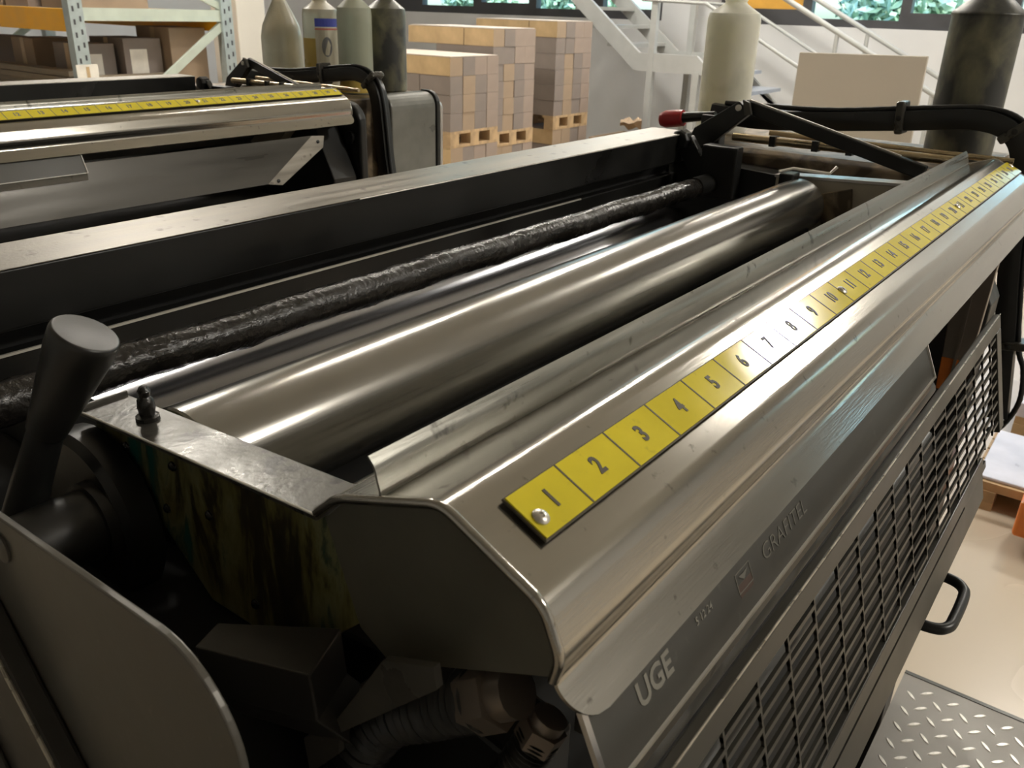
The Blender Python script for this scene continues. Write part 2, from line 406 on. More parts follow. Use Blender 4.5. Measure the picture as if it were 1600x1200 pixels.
# outdoors: lawn and trees
struct(build('lawn', MB().box((XW + 0.3, -14, ZF - 0.15), (40, 26, ZF - 0.05)), 'grass'))
def tree(x, y, h, r, label):
    t = thing('tree', (x, y, ZF - 0.05), label, 'tree', 'trees outside the windows')
    build('trunk', MB().tube([(x, y, ZF - 0.05), (x + 0.1, y, ZF + h * 0.35), (x, y + 0.1, ZF + h * 0.7)], [0.16, 0.13, 0.06], 10), 'bark', t, True)
    mb = MB(); rr = random.Random(int(x * 10 + y * 7))
    for _ in range(2600):
        a, b_, c = rr.gauss(0, 1), rr.gauss(0, 1), rr.gauss(0, 1); l = math.sqrt(a*a+b_*b_+c*c) or 1
        k = r * rr.uniform(0.55, 1.0)
        p = Vector((x + a / l * k, y + b_ / l * k, ZF + h * 0.6 + c / l * k * 0.95))
        u = Vector((rr.gauss(0, 1), rr.gauss(0, 1), rr.gauss(0, 1))).normalized(); v = u.orthogonal().normalized(); sz = rr.uniform(0.07, 0.15)
        mb.add([p - u * sz, p + v * sz * 0.5, p + u * sz, p - v * sz * 0.5], [(0, 1, 2, 3)])
    tag(build('foliage', mb, 'leaf', t), kind='stuff')
for x, y, h, r, l in ((15.5, 3.9, 2.5, 1.0, 'green leafy tree outside the window behind the stair railing'),
                      (16.5, 1.0, 2.6, 1.0, 'green tree outside the right-hand end of the windows'),
                      (16.5, 10.6, 2.4, 0.9, 'green tree outside the windows above the carton stacks'),
                      (18.0, 14.4, 2.6, 1.0, 'distant green tree outside the leftmost window pane')):
    tree(x, y, h, r, l)

# ------------------------------------------------------------------ lamps on the ceiling
def highbay(x, y, label, r=0.33, m='lamp'):
    z = 2.75
    t = thing('high_bay_lamp', (x, y, z), label, 'lamp', 'round high-bay lamps under the ceiling')
    build('shade', MB().lathe((x, y, z + 0.01), (0, 0, 1), [(0, r + 0.02), (0.03, r + 0.03), (0.12, r * 0.75), (0.22, 0.12), (0.30, 0.09)], 28), 'lamp_body', t, True)
    build('diffuser', MB().lathe((x, y, z - 0.02), (0, 0, 1), [(0, r * 0.93), (0.012, r), (0.028, r)], 28), m, t, True)
    build('rod', MB().tube([(x, y, z + 0.30), (x, y, ZC - 0.002)], 0.012, 8), 'lamp_body', t, True)
for i, (x, y) in enumerate(((6.5, -0.38), (6.3, 3.4), (3.2, 5.6), (2.8, -3.4))):
    highbay(x, y, ['round high-bay lamp whose glare shines on the steel cover', 'round high-bay lamp hanging above the carton stacks',
                   'round high-bay lamp hanging near the pallet rack', 'round high-bay lamp hanging over the open floor'][i], 0.24 if i == 0 else 0.33, 'lamp_key' if i == 0 else 'lamp')
def fluorescent(x, y, z, hl, label):
    t = thing('fluorescent_light', (x, y, z), label, 'lamp', 'fluorescent lights in a row near the windows')
    build('tray', MB().box((x - hl - 0.02, y - 0.08, z + 0.04), (x + hl + 0.02, y + 0.08, z + 0.09)), 'lamp_body', t)
    build('tube', MB().tube([(x - hl, y, z), (x + hl, y, z)], 0.03, 10), 'tube', t, True)
    mb = MB()
    for k in (-0.1, 0.1): mb.tube([(x + k, y, z + 0.09), (x + k, y, ZC - 0.002)], 0.006, 6)
    build('hanger', mb, 'lamp_body', t)
for i, (x, y, z, hl) in enumerate(((3.4, 2.4, 2.55, 0.6), (7.15, 2.75, 2.0, 0.16), (7.80, 2.36, 2.0, 0.16), (8.60, 2.34, 2.0, 0.16))):  # the first light is added as fill
    fluorescent(x, y, z, hl, ['added fill fluorescent light nearest the press', 'second fluorescent light of the row, over the aisle', 'third fluorescent light of the row, before the stair', 'fluorescent light nearest the far windows'][i])

# ------------------------------------------------------------------ white column
struct(build('column_1', MB().box((4.95, 6.62, ZF), (5.25, 6.98, ZC)), 'column', bevel=0.01))

# ================================================================== COVER OF THE NEAR INK DUCT
X0, X1 = 0.197, 1.285
def ink_duct_cover():
    t = thing('ink_duct_cover', (0.74, 0.17, -0.23), 'brushed steel cover with a numbered yellow scale, nearest the camera', 'machine cover')
    prof = fillet([(0.232, -0.1825), (0.229, -0.180), (0.173, -0.161), (0.1265, -0.1835), (0.1185, -0.2035), (0.1218, -0.2135), (0.1075, -0.2285)], 0.006, 5)
    last = prof.pop(); pv = prof[-1]; prof += [pv + (last - pv) * (k / 12) for k in range(1, 13)]
    npf = len(prof)
    def trim(u, k):
        e = max(0.0, min(1.0, (u * (npf - 1) - (npf - 13)) / 12))
        return (0.016 * (1 - math.sqrt(max(0, 1 - e * e))) ) * (1 if k == 0 else -1)
    mb = MB(); sheet(mb, prof, 0.0016, X0, X1, trim)
    build('cover_plate', mb, 'steel', t, True)
    # end plates under the folded rim
    ep = [(0.240, -0.196), (0.228, -0.184), (0.174, -0.1655), (0.1305, -0.186), (0.1225, -0.204), (0.1245, -0.2155), (0.205, -0.2535), (0.222, -0.244)]
    for a, b in ((X0 + 0.003, X0 + 0.006), (X1 - 0.006, X1 - 0.003)): build('end_plate', MB().prism(ep, a, b), 'cheek', t, bevel=0.0006)
    # rolled rim along the near end
    rim = fillet([(0.242, -0.1935), (0.229, -0.1815), (0.1735, -0.1625), (0.128, -0.1845), (0.120, -0.2035), (0.1225, -0.214)], 0.006, 4)
    for xx in (X0 + 0.0008, X1 - 0.0008): build('rim', MB().tube([(xx, p.x, p.y) for p in rim], 0.0022, 10), 'steel', t, True)
    # splash rail
    rp = fillet([(0.2135, -0.1748), (0.2040, -0.1716), (0.2062, -0.1650), (0.2072, -0.1600), (0.2105, -0.1562)], 0.004, 5)
    mb = MB(); sheet(mb, rp, 0.0011, 0.1975, 1.282)
    build('splash_rail', mb, 'steel_rail', t, True)
    # scale
    d = Vector((0, 0.0465, 0.0225)).normalized(); nrm = Vector((0, -d.z, d.y))
    mid = Vector((0, 0.1510, -0.1700)) + nrm * 0.0002
    a0, a1 = 0.2172, 1.2805
    def slab(xa, xb, va, vb, ha, hb):
        mb = MB(); vs = []
        for h in (ha, hb):
            for x, v in ((xa, va), (xb, va), (xb, vb), (xa, vb)): vs.append(mid + Vector((x, 0, 0)) + d * v + nrm * h)
        return mb.add(vs, [(3, 2, 1, 0), (4, 5, 6, 7), (0, 1, 5, 4), (1, 2, 6, 5), (2, 3, 7, 6), (3, 0, 4, 7)])
    base = build('zone_scale', slab(a0, a1, -0.0106, 0.0106, 0.0, 0.0016), 'yellow', t); base['label'] = 'yellow numbered scale strip'
    build('scale_edge', slab(a0 - 0.0007, a1 + 0.0007, -0.0113, 0.0113, -0.0002, 0.0009), 'print', t)
    for n in range(1, 30):
        xb = 0.2123 + 0.0365 * n
        if n < 29: build('division_line', slab(xb - 0.0005, xb + 0.0005, -0.0106, 0.0106, 0.0014, 0.00175), 'print', base)
        cx = xb - 0.01825 + (0.0035 if n == 1 else 0.0035 if n == 11 else 0)
        if n == 29: cx -= 0.003
        text('number', str(n), mid + Vector((cx, 0, 0)) + nrm * 0.0017 + d * 0.0002, (1, 0, 0), d, 0.0118, 'print', base, 0.00038, sx=0.86)
    for xr, dv in ((0.2225, -0.0030), (0.2123 + 0.0365 * 10.08, 0.0), (0.2123 + 0.0365 * 20.1, 0.001), (1.272, 0.003)):
        p = mid + Vector((xr, 0, 0)) + nrm * 0.0014 + d * dv
        build('rivet', MB().lathe(p, nrm, [(0, 0.0036), (0.0008, 0.0036), (0.0017, 0.0026), (0.0019, 0.0011), (0.0012, 0.0008)], 18), 'rivet', base, True)
    return t
cover = ink_duct_cover()
cover2 = copy_tree(cover, None, (0, 1.247, 0))
cover2['label'] = 'brushed steel cover with a numbered yellow scale, on the press unit behind'

# ------------------------------------------------------------------ lettered panel below the cover
def name_panel():
    t = thing('lettered_panel', (0.45, 0.105, -0.266), 'dark grey panel with faded lettering under the near steel cover', 'panel')
    a, b = Vector((0, 0.1130, -0.2268)), Vector((0, 0.0995, -0.2565))
    up = (a - b).normalized(); nr = Vector((0, -up.z, up.y)); c0 = (a + b) / 2; hh = (a - b).length / 2
    xa, xb = 0.2045, 0.699
    def slab(x0, x1, v0, v1, h0, h1, sk=0.0):
        vs = []
        for h in (h0, h1):
            for x, v in ((x0, v0), (x1, v0), (x1 - sk, v1), (x0 - sk, v1)): vs.append(c0 + Vector((x, 0, 0)) + up * v + nr * h)
        return MB().add(vs, [(3, 2, 1, 0), (4, 5, 6, 7), (0, 1, 5, 4), (1, 2, 6, 5), (2, 3, 7, 6), (3, 0, 4, 7)])
    p = build('panel_plate', slab(xa, xb, -hh, hh, -0.002, 0), 'panel', t)
    build('bottom_edge', slab(xa, xb, -hh - 0.0008, -hh + 0.0003, -0.002, 0.0016), 'line', t)
    build('end_edge', slab(xb - 0.0005, xb + 0.0008, -hh, hh, -0.002, 0.0014), 'line', t)
    build('end_edge', slab(xa - 0.0025, xa + 0.0004, -hh, hh, -0.002, 0.0004), 'alu', t)
    build('return_lip', MB().box((xa, 0.0998, -0.2675), (xb, 0.1015, -0.2572)), 'flange', t)
    build('bracket', MB().box((xa + 0.02, 0.116, -0.262), (xb - 0.02, 0.128, -0.238)), 'black', t)
    def at(x, v): return c0 + Vector((x, 0, 0)) + up * v + nr * 0.0002
    text('lettering', 'UGE', at(0.2478, 0.0012), (1, 0, 0), up, 0.0142, 'letter', p, 0.00035, sx=1.0)
    text('lettering', '5 12 24', at(0.2940, 0.0040), (1, 0, 0), up, 0.0052, 'letter', p, 0.00005)
    text('lettering', 'GRAFITEL', at(0.3880, 0.0000), (1, 0, 0), up, 0.0120, 'letter_dim', p, -0.00018, sx=1.18)
    e = MB()
    for q in (slab(0.327, 0.343, 0.0045, 0.0050, 0, 0.0003), slab(0.327, 0.343, -0.0050, -0.0045, 0, 0.0003),
              slab(0.3268, 0.3274, -0.005, 0.005, 0, 0.0003), slab(0.3424, 0.343, -0.005, 0.005, 0, 0.0003)): e.add(q.v, q.f)
    q = [at(0.3295, 0.003), at(0.3345, -0.0005), at(0.3395, 0.003), at(0.3345, 0.0025)]
    e.add([v + nr * 0.0002 for v in q], [(0, 1, 2, 3)])
    build('emblem', e, 'letter_dim', p)
    build('emblem_field', slab(0.3276, 0.3422, -0.0070, -0.001, 0, 0.0001), 'letter_red', p)
    return t
npan = name_panel()
npan2 = copy_tree(npan, None, (0, 1.247, 0)); npan2['label'] = 'dark grey panel under the steel cover of the press unit behind'

# ------------------------------------------------------------------ near press unit
unit = thing('press_unit', (0.75, 0.6, ZF), 'black printing press unit with an open ink duct, nearest the camera', 'printing press')
# side frames and body
build('side_frame', MB().prism([(0.150, ZF), (0.150, -0.30), (0.235, -0.282), (0.30, -0.29), (0.42, -0.262), (0.70, -0.245), (1.02, -0.42), (1.02, ZF)], 0.225, 0.262), 'black', unit, bevel=0.003)
build('side_frame', MB().prism([(0.130, ZF), (0.130, -0.34), (0.18, -0.242), (0.30, -0.215), (0.66, -0.206), (0.70, -0.24), (1.02, -0.42), (1.02, ZF)], 1.236, 1.30), 'black', unit, bevel=0.003)
build('body', MB().prism([(0.150, ZF), (0.150, -0.55), (0.27, -0.40), (0.68, -0.40), (0.72, -0.36), (1.02, -0.42), (1.02, ZF)], 0.262, 1.236), 'black_matte', unit)
# fountain blade below the roller
build('fountain_blade', MB().prism([(0.2325, -0.1835), (0.2345, -0.1855), (0.352, -0.2745), (0.346, -0.281), (0.226, -0.192)], 0.226, 1.196), 'steel_rail', unit)
# rollers
def roller(name, y, z, r, xa, xb, m, journal=0.4):
    mb = MB().lathe((xa, y, z), (1, 0, 0), [(-0.012, r * journal), (0, r * journal), (0.0001, r * 0.97), (0.0015, r), (xb - xa - 0.004, r), (xb - xa, r * 0.94), (xb - xa + 0.0001, r * journal), (xb - xa + 0.018, r * journal)], 72)
    return build(name, mb, m, unit, True)
roller('fountain_roller', 0.385, -0.238, 0.0365, 0.2265, 1.182, 'roller')
roller('ductor_roller', 0.598, -0.331, 0.055, 0.275, 1.215, 'roller_blue')
roller('ink_roller', 0.720, -0.315, 0.052, 0.275, 1.215, 'black')
# guard over the rollers
mb = MB(); sheet(mb, fillet([(0.648, -0.172), (0.645, -0.1645), (0.5805, -0.1648), (0.583, -0.2060), (0.590, -0.208)], 0.002, 3), 0.0018, -0.12, 1.236)
g = build('roller_guard', mb, 'black', unit, True)
mb = MB(); sheet(mb, [(0.6455, -0.1642), (0.5800, -0.1645)], -0.0006, -0.12, 1.236)
build('guard_flange', mb, 'flange', unit)
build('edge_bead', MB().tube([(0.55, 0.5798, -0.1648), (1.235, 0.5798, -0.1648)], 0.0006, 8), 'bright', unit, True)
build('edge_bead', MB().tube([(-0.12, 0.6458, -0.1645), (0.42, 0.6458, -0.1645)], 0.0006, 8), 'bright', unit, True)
build('slit_light_strip', MB().box((-0.08, 0.5905, -0.2258), (0.95, 0.5925, -0.2240)), 'bright', unit)  # pale strip painted in for the light showing in the slit
build('gap_blocking_plate', MB().box((-0.10, 0.6065, -0.245), (1.225, 0.6100, -0.170)), 'black_matte', unit)  # added plate, blocks the bright view through the gap
build('duct_bar', MB().box((-0.10, 0.5926, -0.245), (1.23, 0.606, -0.2245)), 'black', unit, bevel=0.002)
# thick inked rod
rr = random.Random(3); npt = 150; pts = []; rad = []
for i in range(npt):
    u = i / (npt - 1); x = 0.165 + u * (1.19 - 0.165); pts.append((x, 0.529, -0.2300 - 0.0006 * math.sin(u * 40)))
    rad.append(0.0128)
lump = [[1 + 0.10 * rr.random() ** 2 + (0.16 * rr.random() ** 3) for _ in range(22)] for _ in range(npt)]
for i in range(1, npt):
    for j in range(22): lump[i][j] = 0.45 * lump[i][j] + 0.55 * lump[i - 1][j] + (0.02 if rr.random() < 0.06 else 0)
def ov(i, j):
    s = min(1, i / 6) * min(1, (npt - 1 - i) / 10)
    drip = 0.12 * max(0, math.sin(i * 0.55) * math.sin(i * 0.13 + 1)) if 4 <= j <= 8 else 0
    return 1 + (lump[i][j] - 1) * s + drip * s
rod = build('inked_rod', MB().tube(pts, rad, 22, True, ov), 'ink_rod', unit, True); rod['label'] = 'round rod caked with black ink'
build('rod_collar', MB().tube([(1.155, 0.529, -0.23), (1.200, 0.529, -0.23)], 0.0145, 20), 'black', unit, True)
build('rod_knob', MB().lathe((0.128, 0.529, -0.236), (1, 0, 0), [(0, 0.008), (0.003, 0.0155), (0.012, 0.0165), (0.030, 0.0165), (0.036, 0.013)], 20), 'ink_rod', unit, True)
# near ink duct side plate with its greasy top cap
ck = [(0.2415, -0.1965), (0.428, -0.207), (0.428, -0.226), (0.395, -0.240), (0.338, -0.288), (0.270, -0.288), (0.226, -0.246)]
sp = build('duct_side_plate', MB().prism(ck, X0 + 0.0065, 0.2240), 'stain', unit, bevel=0.0008); sp['label'] = 'side plate streaked with green and yellow ink'
build('plate_cap', MB().prism([(0.2400, -0.1935), (0.4295, -0.2042), (0.4300, -0.2072), (0.2410, -0.1968)], X0 - 0.0005, 0.2245), 'cap_steel', sp, bevel=0.0007)
build('worn_glint_edge', MB().tube([(X0 - 0.0006, 0.2410, -0.1936), (X0 - 0.0006, 0.4290, -0.2043)], 0.0006, 8), 'bright', sp, True)
build('cap_end', MB().box((X0 - 0.0005, 0.4285, -0.2075), (0.2245, 0.4305, -0.2015)), 'cap_steel', sp, bevel=0.0006)
build('grease_nipple', MB().lathe((0.2115, 0.3880, -0.2025), (0, 0, 1), [(0, 0.0062), (0.003, 0.0060), (0.0035, 0.0038), (0.008, 0.0046), (0.012, 0.0042), (0.014, 0.0028), (0.017, 0.0034), (0.0195, 0.0020), (0.0200, 0.0004)], 18), 'ink_rod', sp, True)
for y, z in ((0.399, -0.218), (0.357, -0.215), (0.368, -0.244), (0.300, -0.272), (0.330, -0.2330)):
    build('screw', MB().lathe((X0 + 0.0068, y, z), (-1, 0, 0), [(0, 0.0028), (0.0012, 0.0026), (0.0022, 0.0014), (0.0024, 0.0003)], 14), 'ink_rod', sp, True)
# far ink duct side plate
fk = [(0.2415, -0.1965), (0.428, -0.207), (0.428, -0.226), (0.40, -0.262), (0.338, -0.288), (0.270, -0.288), (0.226, -0.246)]
sp2 = build('duct_side_plate', MB().prism(fk, 1.200, 1.2255), 'far_cheek', unit, bevel=0.0008); sp2['label'] = 'pale side plate at the far end of the ink duct'
build('plate_cap', MB().prism([(0.2400, -0.1925), (0.4295, -0.2032), (0.4300, -0.2072), (0.2410, -0.1968)], 1.1985, 1.227), 'alu', sp2, bevel=0.0006)
build('wedge_block', MB().prism([(0.366, -0.222), (0.322, -0.209), (0.316, -0.243), (0.350, -0.268)], 1.1915, 1.2005), 'wedge', sp2, bevel=0.0008)
build('latch', MB().box((1.176, 0.396, -0.222), (1.204, 0.416, -0.197)), 'black', sp2, bevel=0.002)
build('latch_pin', MB().tube([(1.18, 0.418, -0.196), (1.195, 0.404, -0.192), (1.215, 0.36, -0.196), (1.218, 0.352, -0.186)], 0.0022, 8), 'bright', sp2, True)
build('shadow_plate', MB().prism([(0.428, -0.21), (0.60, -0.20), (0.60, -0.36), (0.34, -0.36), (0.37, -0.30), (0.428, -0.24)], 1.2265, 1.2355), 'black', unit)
# tie rods and trough behind the far frame
build('tie_rod', MB().tube([(1.312, 0.545, -0.1745), (1.312, 0.215, -0.1735)], 0.0062, 14), 'brass', unit, True)
build('tie_rod', MB().tube([(1.345, 0.50, -0.167), (1.345, 0.16, -0.1705)], 0.0042, 12), 'brass', unit, True)
for y in (0.475, 0.41, 0.36): build('rod_clamp', MB().box((1.303, y, -0.182), (1.3205, y + 0.009, -0.167)), 'black', unit)
build('far_trough', MB().prism([(1.300, -0.40), (1.300, -0.196), (1.322, -0.190), (1.345, -0.193), (1.62, -0.193), (1.62, -0.40)], 0.20, 0.70, 'y'), 'wedge', unit, bevel=0.003)
# hub and flange behind the lever
build('shaft_hub', MB().lathe((0.140, 0.398, -0.252), (1, 0, 0), [(0, 0.016), (0.004, 0.019), (0.036, 0.019), (0.0362, 0.022), (0.046, 0.022), (0.048, 0.014), (0.090, 0.014)], 28), 'knob', unit, True)
build('hub_flange', MB().lathe((0.182, 0.420, -0.262), (1, 0, 0), [(0, 0.046), (0.004, 0.050), (0.018, 0.050), (0.020, 0.048)], 40), 'black', unit, True)
build('gear_case', MB().prism([(0.245, -0.33), (0.32, -0.295), (0.60, -0.285), (0.75, -0.30), (0.75, -0.9), (0.245, -0.9)], 0.14, 0.226), 'black_matte', unit, bevel=0.006)

# clamp block and bent strap under the end plate
blk = thing('clamp_block', (0.175, 0.245, -0.30), 'black clamp block with a bent strap below the stained side plate', 'machine part')
mb = MB(); top = [(0.1506, 0.2685), (0.1660, 0.2740), (0.1965, 0.2300), (0.1690, 0.2185)]
mb.add([(x, y, -0.246) for x, y in top] + [(x + 0.002, y, -0.272) for x, y in top] + [(x + 0.02, y - (0.004 if y < .24 else -0.004), -0.300) for x, y in top],
       [(0, 1, 2, 3), (0, 4, 5, 1), (1, 5, 6, 2), (2, 6, 7, 3), (3, 7, 4, 0), (4, 8, 9, 5), (5, 9, 10, 6), (6, 10, 11, 7), (7, 11, 8, 4), (11, 10, 9, 8)])
build('block', mb, 'cover_dark', blk, bevel=0.0008)
build('strap', MB().prism([(0.190, -0.2315), (0.164, -0.2205), (0.1625, -0.230), (0.2185, -0.287), (0.2200, -0.300), (0.241, -0.326), (0.2435, -0.306), (0.224, -0.287)], 0.182, 0.1855), 'cover_grey', blk)
build('bolt', MB().lathe((0.192, 0.2085, -0.262), (-1, 0, 0), [(0, 0.003), (0.004, 0.003), (0.005, 0.0015)], 8), 'cap_steel', blk)

# corrugated conduits under the end plate
def bez(ps, n=40):
    out = []
    ps = [Vector(p) for p in ps]
    P = [ps[0] * 2 - ps[1]] + ps + [ps[-1] * 2 - ps[-2]]
    for i in range(1, len(P) - 2):
        for k in range(n):
            t = k / n; a, b, c, d = P[i - 1], P[i], P[i + 1], P[i + 2]
            out.append(0.5 * ((2 * b) + (-a + c) * t + (2 * a - 5 * b + 4 * c - d) * t * t + (-a + 3 * b - 3 * c + d) * t ** 3))
    out.append(ps[-1]); return out
def conduit(pts, r, nut, label):
    p = bez(pts, 36); t = thing('conduit_hose', p[-1], label, 'hose', 'corrugated hoses under the ink duct')
    build('hose', MB().tube(p, [r * (1 + 0.07 * math.sin(i * 1.35)) for i in range(len(p))], 18), 'black', t, True)
    d = (p[0] - p[2]).normalized()
    build('nut', MB().tube([p[0] - d * 0.004, p[0] + d * nut], r * 1.12, 6), 'post', t)
    build('fitting', MB().tube([p[0] + d * nut, p[0] + d * (nut * 1.9)], r * 0.85, 16), 'post', t, True)
conduit([(0.206, 0.160, -0.250), (0.203, 0.182, -0.266), (0.199, 0.212, -0.292), (0.188, 0.226, -0.34), (0.172, 0.228, -0.44)], 0.0128, 0.010, 'thick corrugated hose with hexagon nut under the end plate')
conduit([(0.212, 0.136, -0.259), (0.207, 0.1410, -0.274), (0.202, 0.152, -0.30), (0.20, 0.170, -0.36)], 0.0085, 0.005, 'thin corrugated hose with hexagon nut beside the lettered panel')

# drive cover in the lower left corner
dc = thing('drive_cover', (0.11, 0.42, -0.60), 'oily grey-brown rounded drive cover in the lower left corner', 'machine cover')
out = [(0.50, -0.60), (0.50, -0.204)] + [(0.238 - 0.042 * math.sin(a), -0.243 + 0.042 * math.cos(a)) for a in [math.radians(k * 90 / 12) for k in range(13)]] + [(0.196, -0.60)]
build('face_plate', MB().prism(out, 0.120, 0.1235), 'cover_grey', dc, bevel=0.0008)
build('back_box', MB().prism([(0.49, -0.60), (0.49, -0.262), (0.275, -0.262), (0.262, -0.60)], 0.1236, 0.139), 'black_matte', dc)
build('raised_panel', MB().prism([(0.50, -0.60), (0.50, -0.204), (0.408, -0.206), (0.373, -0.252), (0.318, -0.322), (0.240, -0.42), (0.21, -0.60)], 0.108, 0.1199), 'cover_dark', dc, bevel=0.0022, seg=3)
build('inner_panel', MB().prism([(0.50, -0.60), (0.50, -0.30), (0.415, -0.302), (0.345, -0.40), (0.30, -0.60)], 0.102, 0.1079), 'cover_grey', dc, bevel=0.002)
build('worn_glint_edge', MB().tube([(0.1080, p.x, p.y) for p in fillet([(0.408, -0.2075), (0.3735, -0.2525), (0.3185, -0.3225), (0.2405, -0.4205)], 0.006, 4)], [0.0011] * 12, 8), 'edge_glint', dc, True)  # pale bead paints in the highlight along the rubbed fold
build('bolt_head', MB().lathe((0.1199, 0.355, -0.2180), (-1, 0, 0), [(0, 0.007), (0.0012, 0.007), (0.0022, 0.005), (0.0023, 0.0005)], 20), 'cover_grey', dc, True)

# control lever
lv = thing('control_lever', (0.150, 0.430, -0.27), 'black tapered hand lever standing beside the ink duct', 'lever')
k0, k1 = Vector((0.1845, 0.3815, -0.1445)), Vector((0.1675, 0.4035, -0.196)); ax = (k0 - k1).normalized(); L_ = (k0 - k1).length
build('knob', MB().lathe(k1, ax, [(-0.004, 0.006), (0, 0.0095), (L_ * 0.4, 0.0125), (L_ * 0.82, 0.0156), (L_ * 0.95, 0.0160), (L_ * 0.985, 0.0157), (L_ * 0.997, 0.0150), (L_ + 0.0002, 0.0143), (L_ + 0.0006, 0.001)], 36), 'knob', lv, True)
build('shaft', MB().tube([k1, (0.160, 0.414, -0.225), (0.150, 0.430, -0.272)], [0.0085, 0.0095, 0.012], 20), 'black', lv, True)
build('boss', MB().lathe((0.128, 0.431, -0.275), (1, 0, 0), [(0, 0.014), (0.003, 0.018), (0.034, 0.018), (0.036, 0.015)], 24), 'black', lv, True)

# ------------------------------------------------------------------ mesh guard in front
mg = thing('mesh_guard', (0.55, 0.06, -0.39), 'grey perforated metal guard along the front of the press', 'guard')
GT = Vector((0, 0.083, -0.245)); GS = Vector((0, -0.0255, -0.100)).normalized(); GN = Vector((0, GS.z, -GS.y))
def G(x, s, n): return GT + Vector((x, 0, 0)) + GS * s + GN * n
def gbox(mb, x0, x1, s0, s1, n0, n1, skew=0.0):
    vs = []
    for n in (n0, n1):
        for x, s in ((x0, s0), (x1, s0 ), (x1, s1), (x0, s1)): vs.append(G(x, s, n))
    return mb.add(vs, [(3, 2, 1, 0), (4, 5, 6, 7), (0, 1, 5, 4), (1, 2, 6, 5), (2, 3, 7, 6), (3, 0, 4, 7)])
GX0, GX1 = 0.08, 0.868
build('top_bar', gbox(MB(), GX0, GX1, -0.0005, 0.0125, -0.0050, 0.001), 'guard', mg, bevel=0.0012)
build('worn_glint_edge', MB().tube([G(GX0, -0.0006, 0.0008), G(GX1, -0.0006, 0.0008)], 0.0005, 8), 'edge_glint', mg, True)  # pale bead stands in for the highlight on the bar's top edge
build('side_bar', gbox(MB(), GX1 - 0.020, GX1, 0.0126, 0.108, -0.004, 0.001), 'guard', mg, bevel=0.0006)
build('bottom_bar', gbox(MB(), GX0, GX1 - 0.1, 0.101, 0.1125, -0.004, 0.001), 'guard', mg, bevel=0.0006)
lo = MB()
x = GX0
while x < 0.70:
    gbox(lo, x, x + 0.012, 0.1128, 0.1190, -0.006, -0.002); x += 0.05
gbox(lo, GX0, 0.775, 0.1190, 0.142, -0.012, -0.001)
build('lower_bar', lo, 'guard', mg)
gbox_m = MB(); gbox(gbox_m, 0.70, 0.79, 0.1127, 0.1189, -0.006, -0.001); build('end_bracket', gbox_m, 'guard', mg)
ms = MB(); col = 0; x = GX0
while x < GX1 - 0.022:
    x2 = min(x + 0.0353, GX1 - 0.0199)
    gbox(ms, x, x + 0.0016, 0.0124, 0.1012, -0.0016, 0.0)
    s = 0.0124 + (0.0050 if col % 2 else 0.0100)
    while s < 0.100:
        gbox(ms, x, x2 + 0.0016, s - 0.0012, s + 0.0012, -0.0018, 0.0001); s += 0.0100
    x = x2; col += 1
build('perforated_sheet', ms, 'guard', mg)
hp = bez([(0.656, 0.068, -0.400), (0.655, 0.046, -0.400), (0.648, 0.037, -0.400), (0.636, 0.0345, -0.400), (0.606, 0.0345, -0.400), (0.592, 0.036, -0.400), (0.584, 0.044, -0.400), (0.582, 0.066, -0.400)], 8)
build('handle', MB().tube(hp, 0.0042, 14), 'black', mg, True)
# pipes and rods seen through the mesh
for y, z, r, m, l in ((0.118, -0.305, 0.008, 'panel', 'grey steel pipe behind the mesh guard, upper one'), (0.108, -0.352, 0.006, 'panel', 'grey steel pipe behind the mesh guard, lower one'), (0.128, -0.40, 0.009, 'black', 'dark wide pipe behind the mesh guard, lowest one')):
    tag(build('pipe', MB().tube([(0.2, y, z), (0.80, y, z)], r, 14), m, None, True), l, 'pipe', 'pipes behind the mesh guard')
# brackets under the far end
bp = thing('steel_post', (1.19, 0.15, -0.46), 'brown-grey steel post with a painted orange reflection under the far end of the cover', 'post')
build('post_plate', MB().prism([(0.128, -0.225), (0.176, -0.225), (0.166, -0.405), (0.132, -0.405)], 1.186, 1.200), 'post', bp, bevel=0.001)
build('post_reflection', MB().prism([(0.132, -0.405), (0.166, -0.405), (0.164, -0.45), (0.134, -0.45)], 1.186, 1.200), 'orange', bp, bevel=0.001)  # orange piece stands in for a reflection on the lower steel
build('post_rib', MB().prism([(0.148, -0.24), (0.151, -0.24), (0.150, -0.45), (0.147, -0.45)], 1.180, 1.1859), 'post', bp)

# ------------------------------------------------------------------ linkage at the far end
lk = thing('linkage_arm', (1.29, 0.55, -0.24), 'black linkage arm with a bright pivot at the far end of the near press unit', 'machine part')
def flat(mb, p, q, wd, th, axis=(1, 0, 0)): return mb.bar(p, q, th, wd, Vector(q).__sub__(Vector(p)).cross(Vector(axis)))
build('arm', MB().prism([(0.610, -0.186), (0.600, -0.164), (0.532, -0.119), (0.512, -0.135), (0.570, -0.186), (0.592, -0.196)], 1.285, 1.300), 'black', lk, bevel=0.0015)
build('pivot', MB().lathe((1.285, 0.531, -0.1285), (-1, 0, 0), [(0, 0.0046), (0.0025, 0.0046), (0.003, 0.002)], 16), 'bright', lk, True)
build('strut', MB().bar((1.300, 0.526, -0.126), (1.262, 0.250, -0.187), 0.012, 0.019), 'black', lk, bevel=0.002)
build('strut_edge', MB().bar((1.2990, 0.520, -0.1170), (1.267, 0.285, -0.1690), 0.004, 0.0016), 'bright', lk)
build('fork', MB().prism([(0.524, -0.116), (0.514, -0.119), (0.508, -0.136), (0.518, -0.138)], 1.279, 1.2849), 'cap_steel', lk)
build('hanger', MB().prism([(0.600, -0.166), (0.566, -0.166), (0.512, -0.238), (0.545, -0.246)], 1.205, 1.217), 'black', lk, bevel=0.0012)
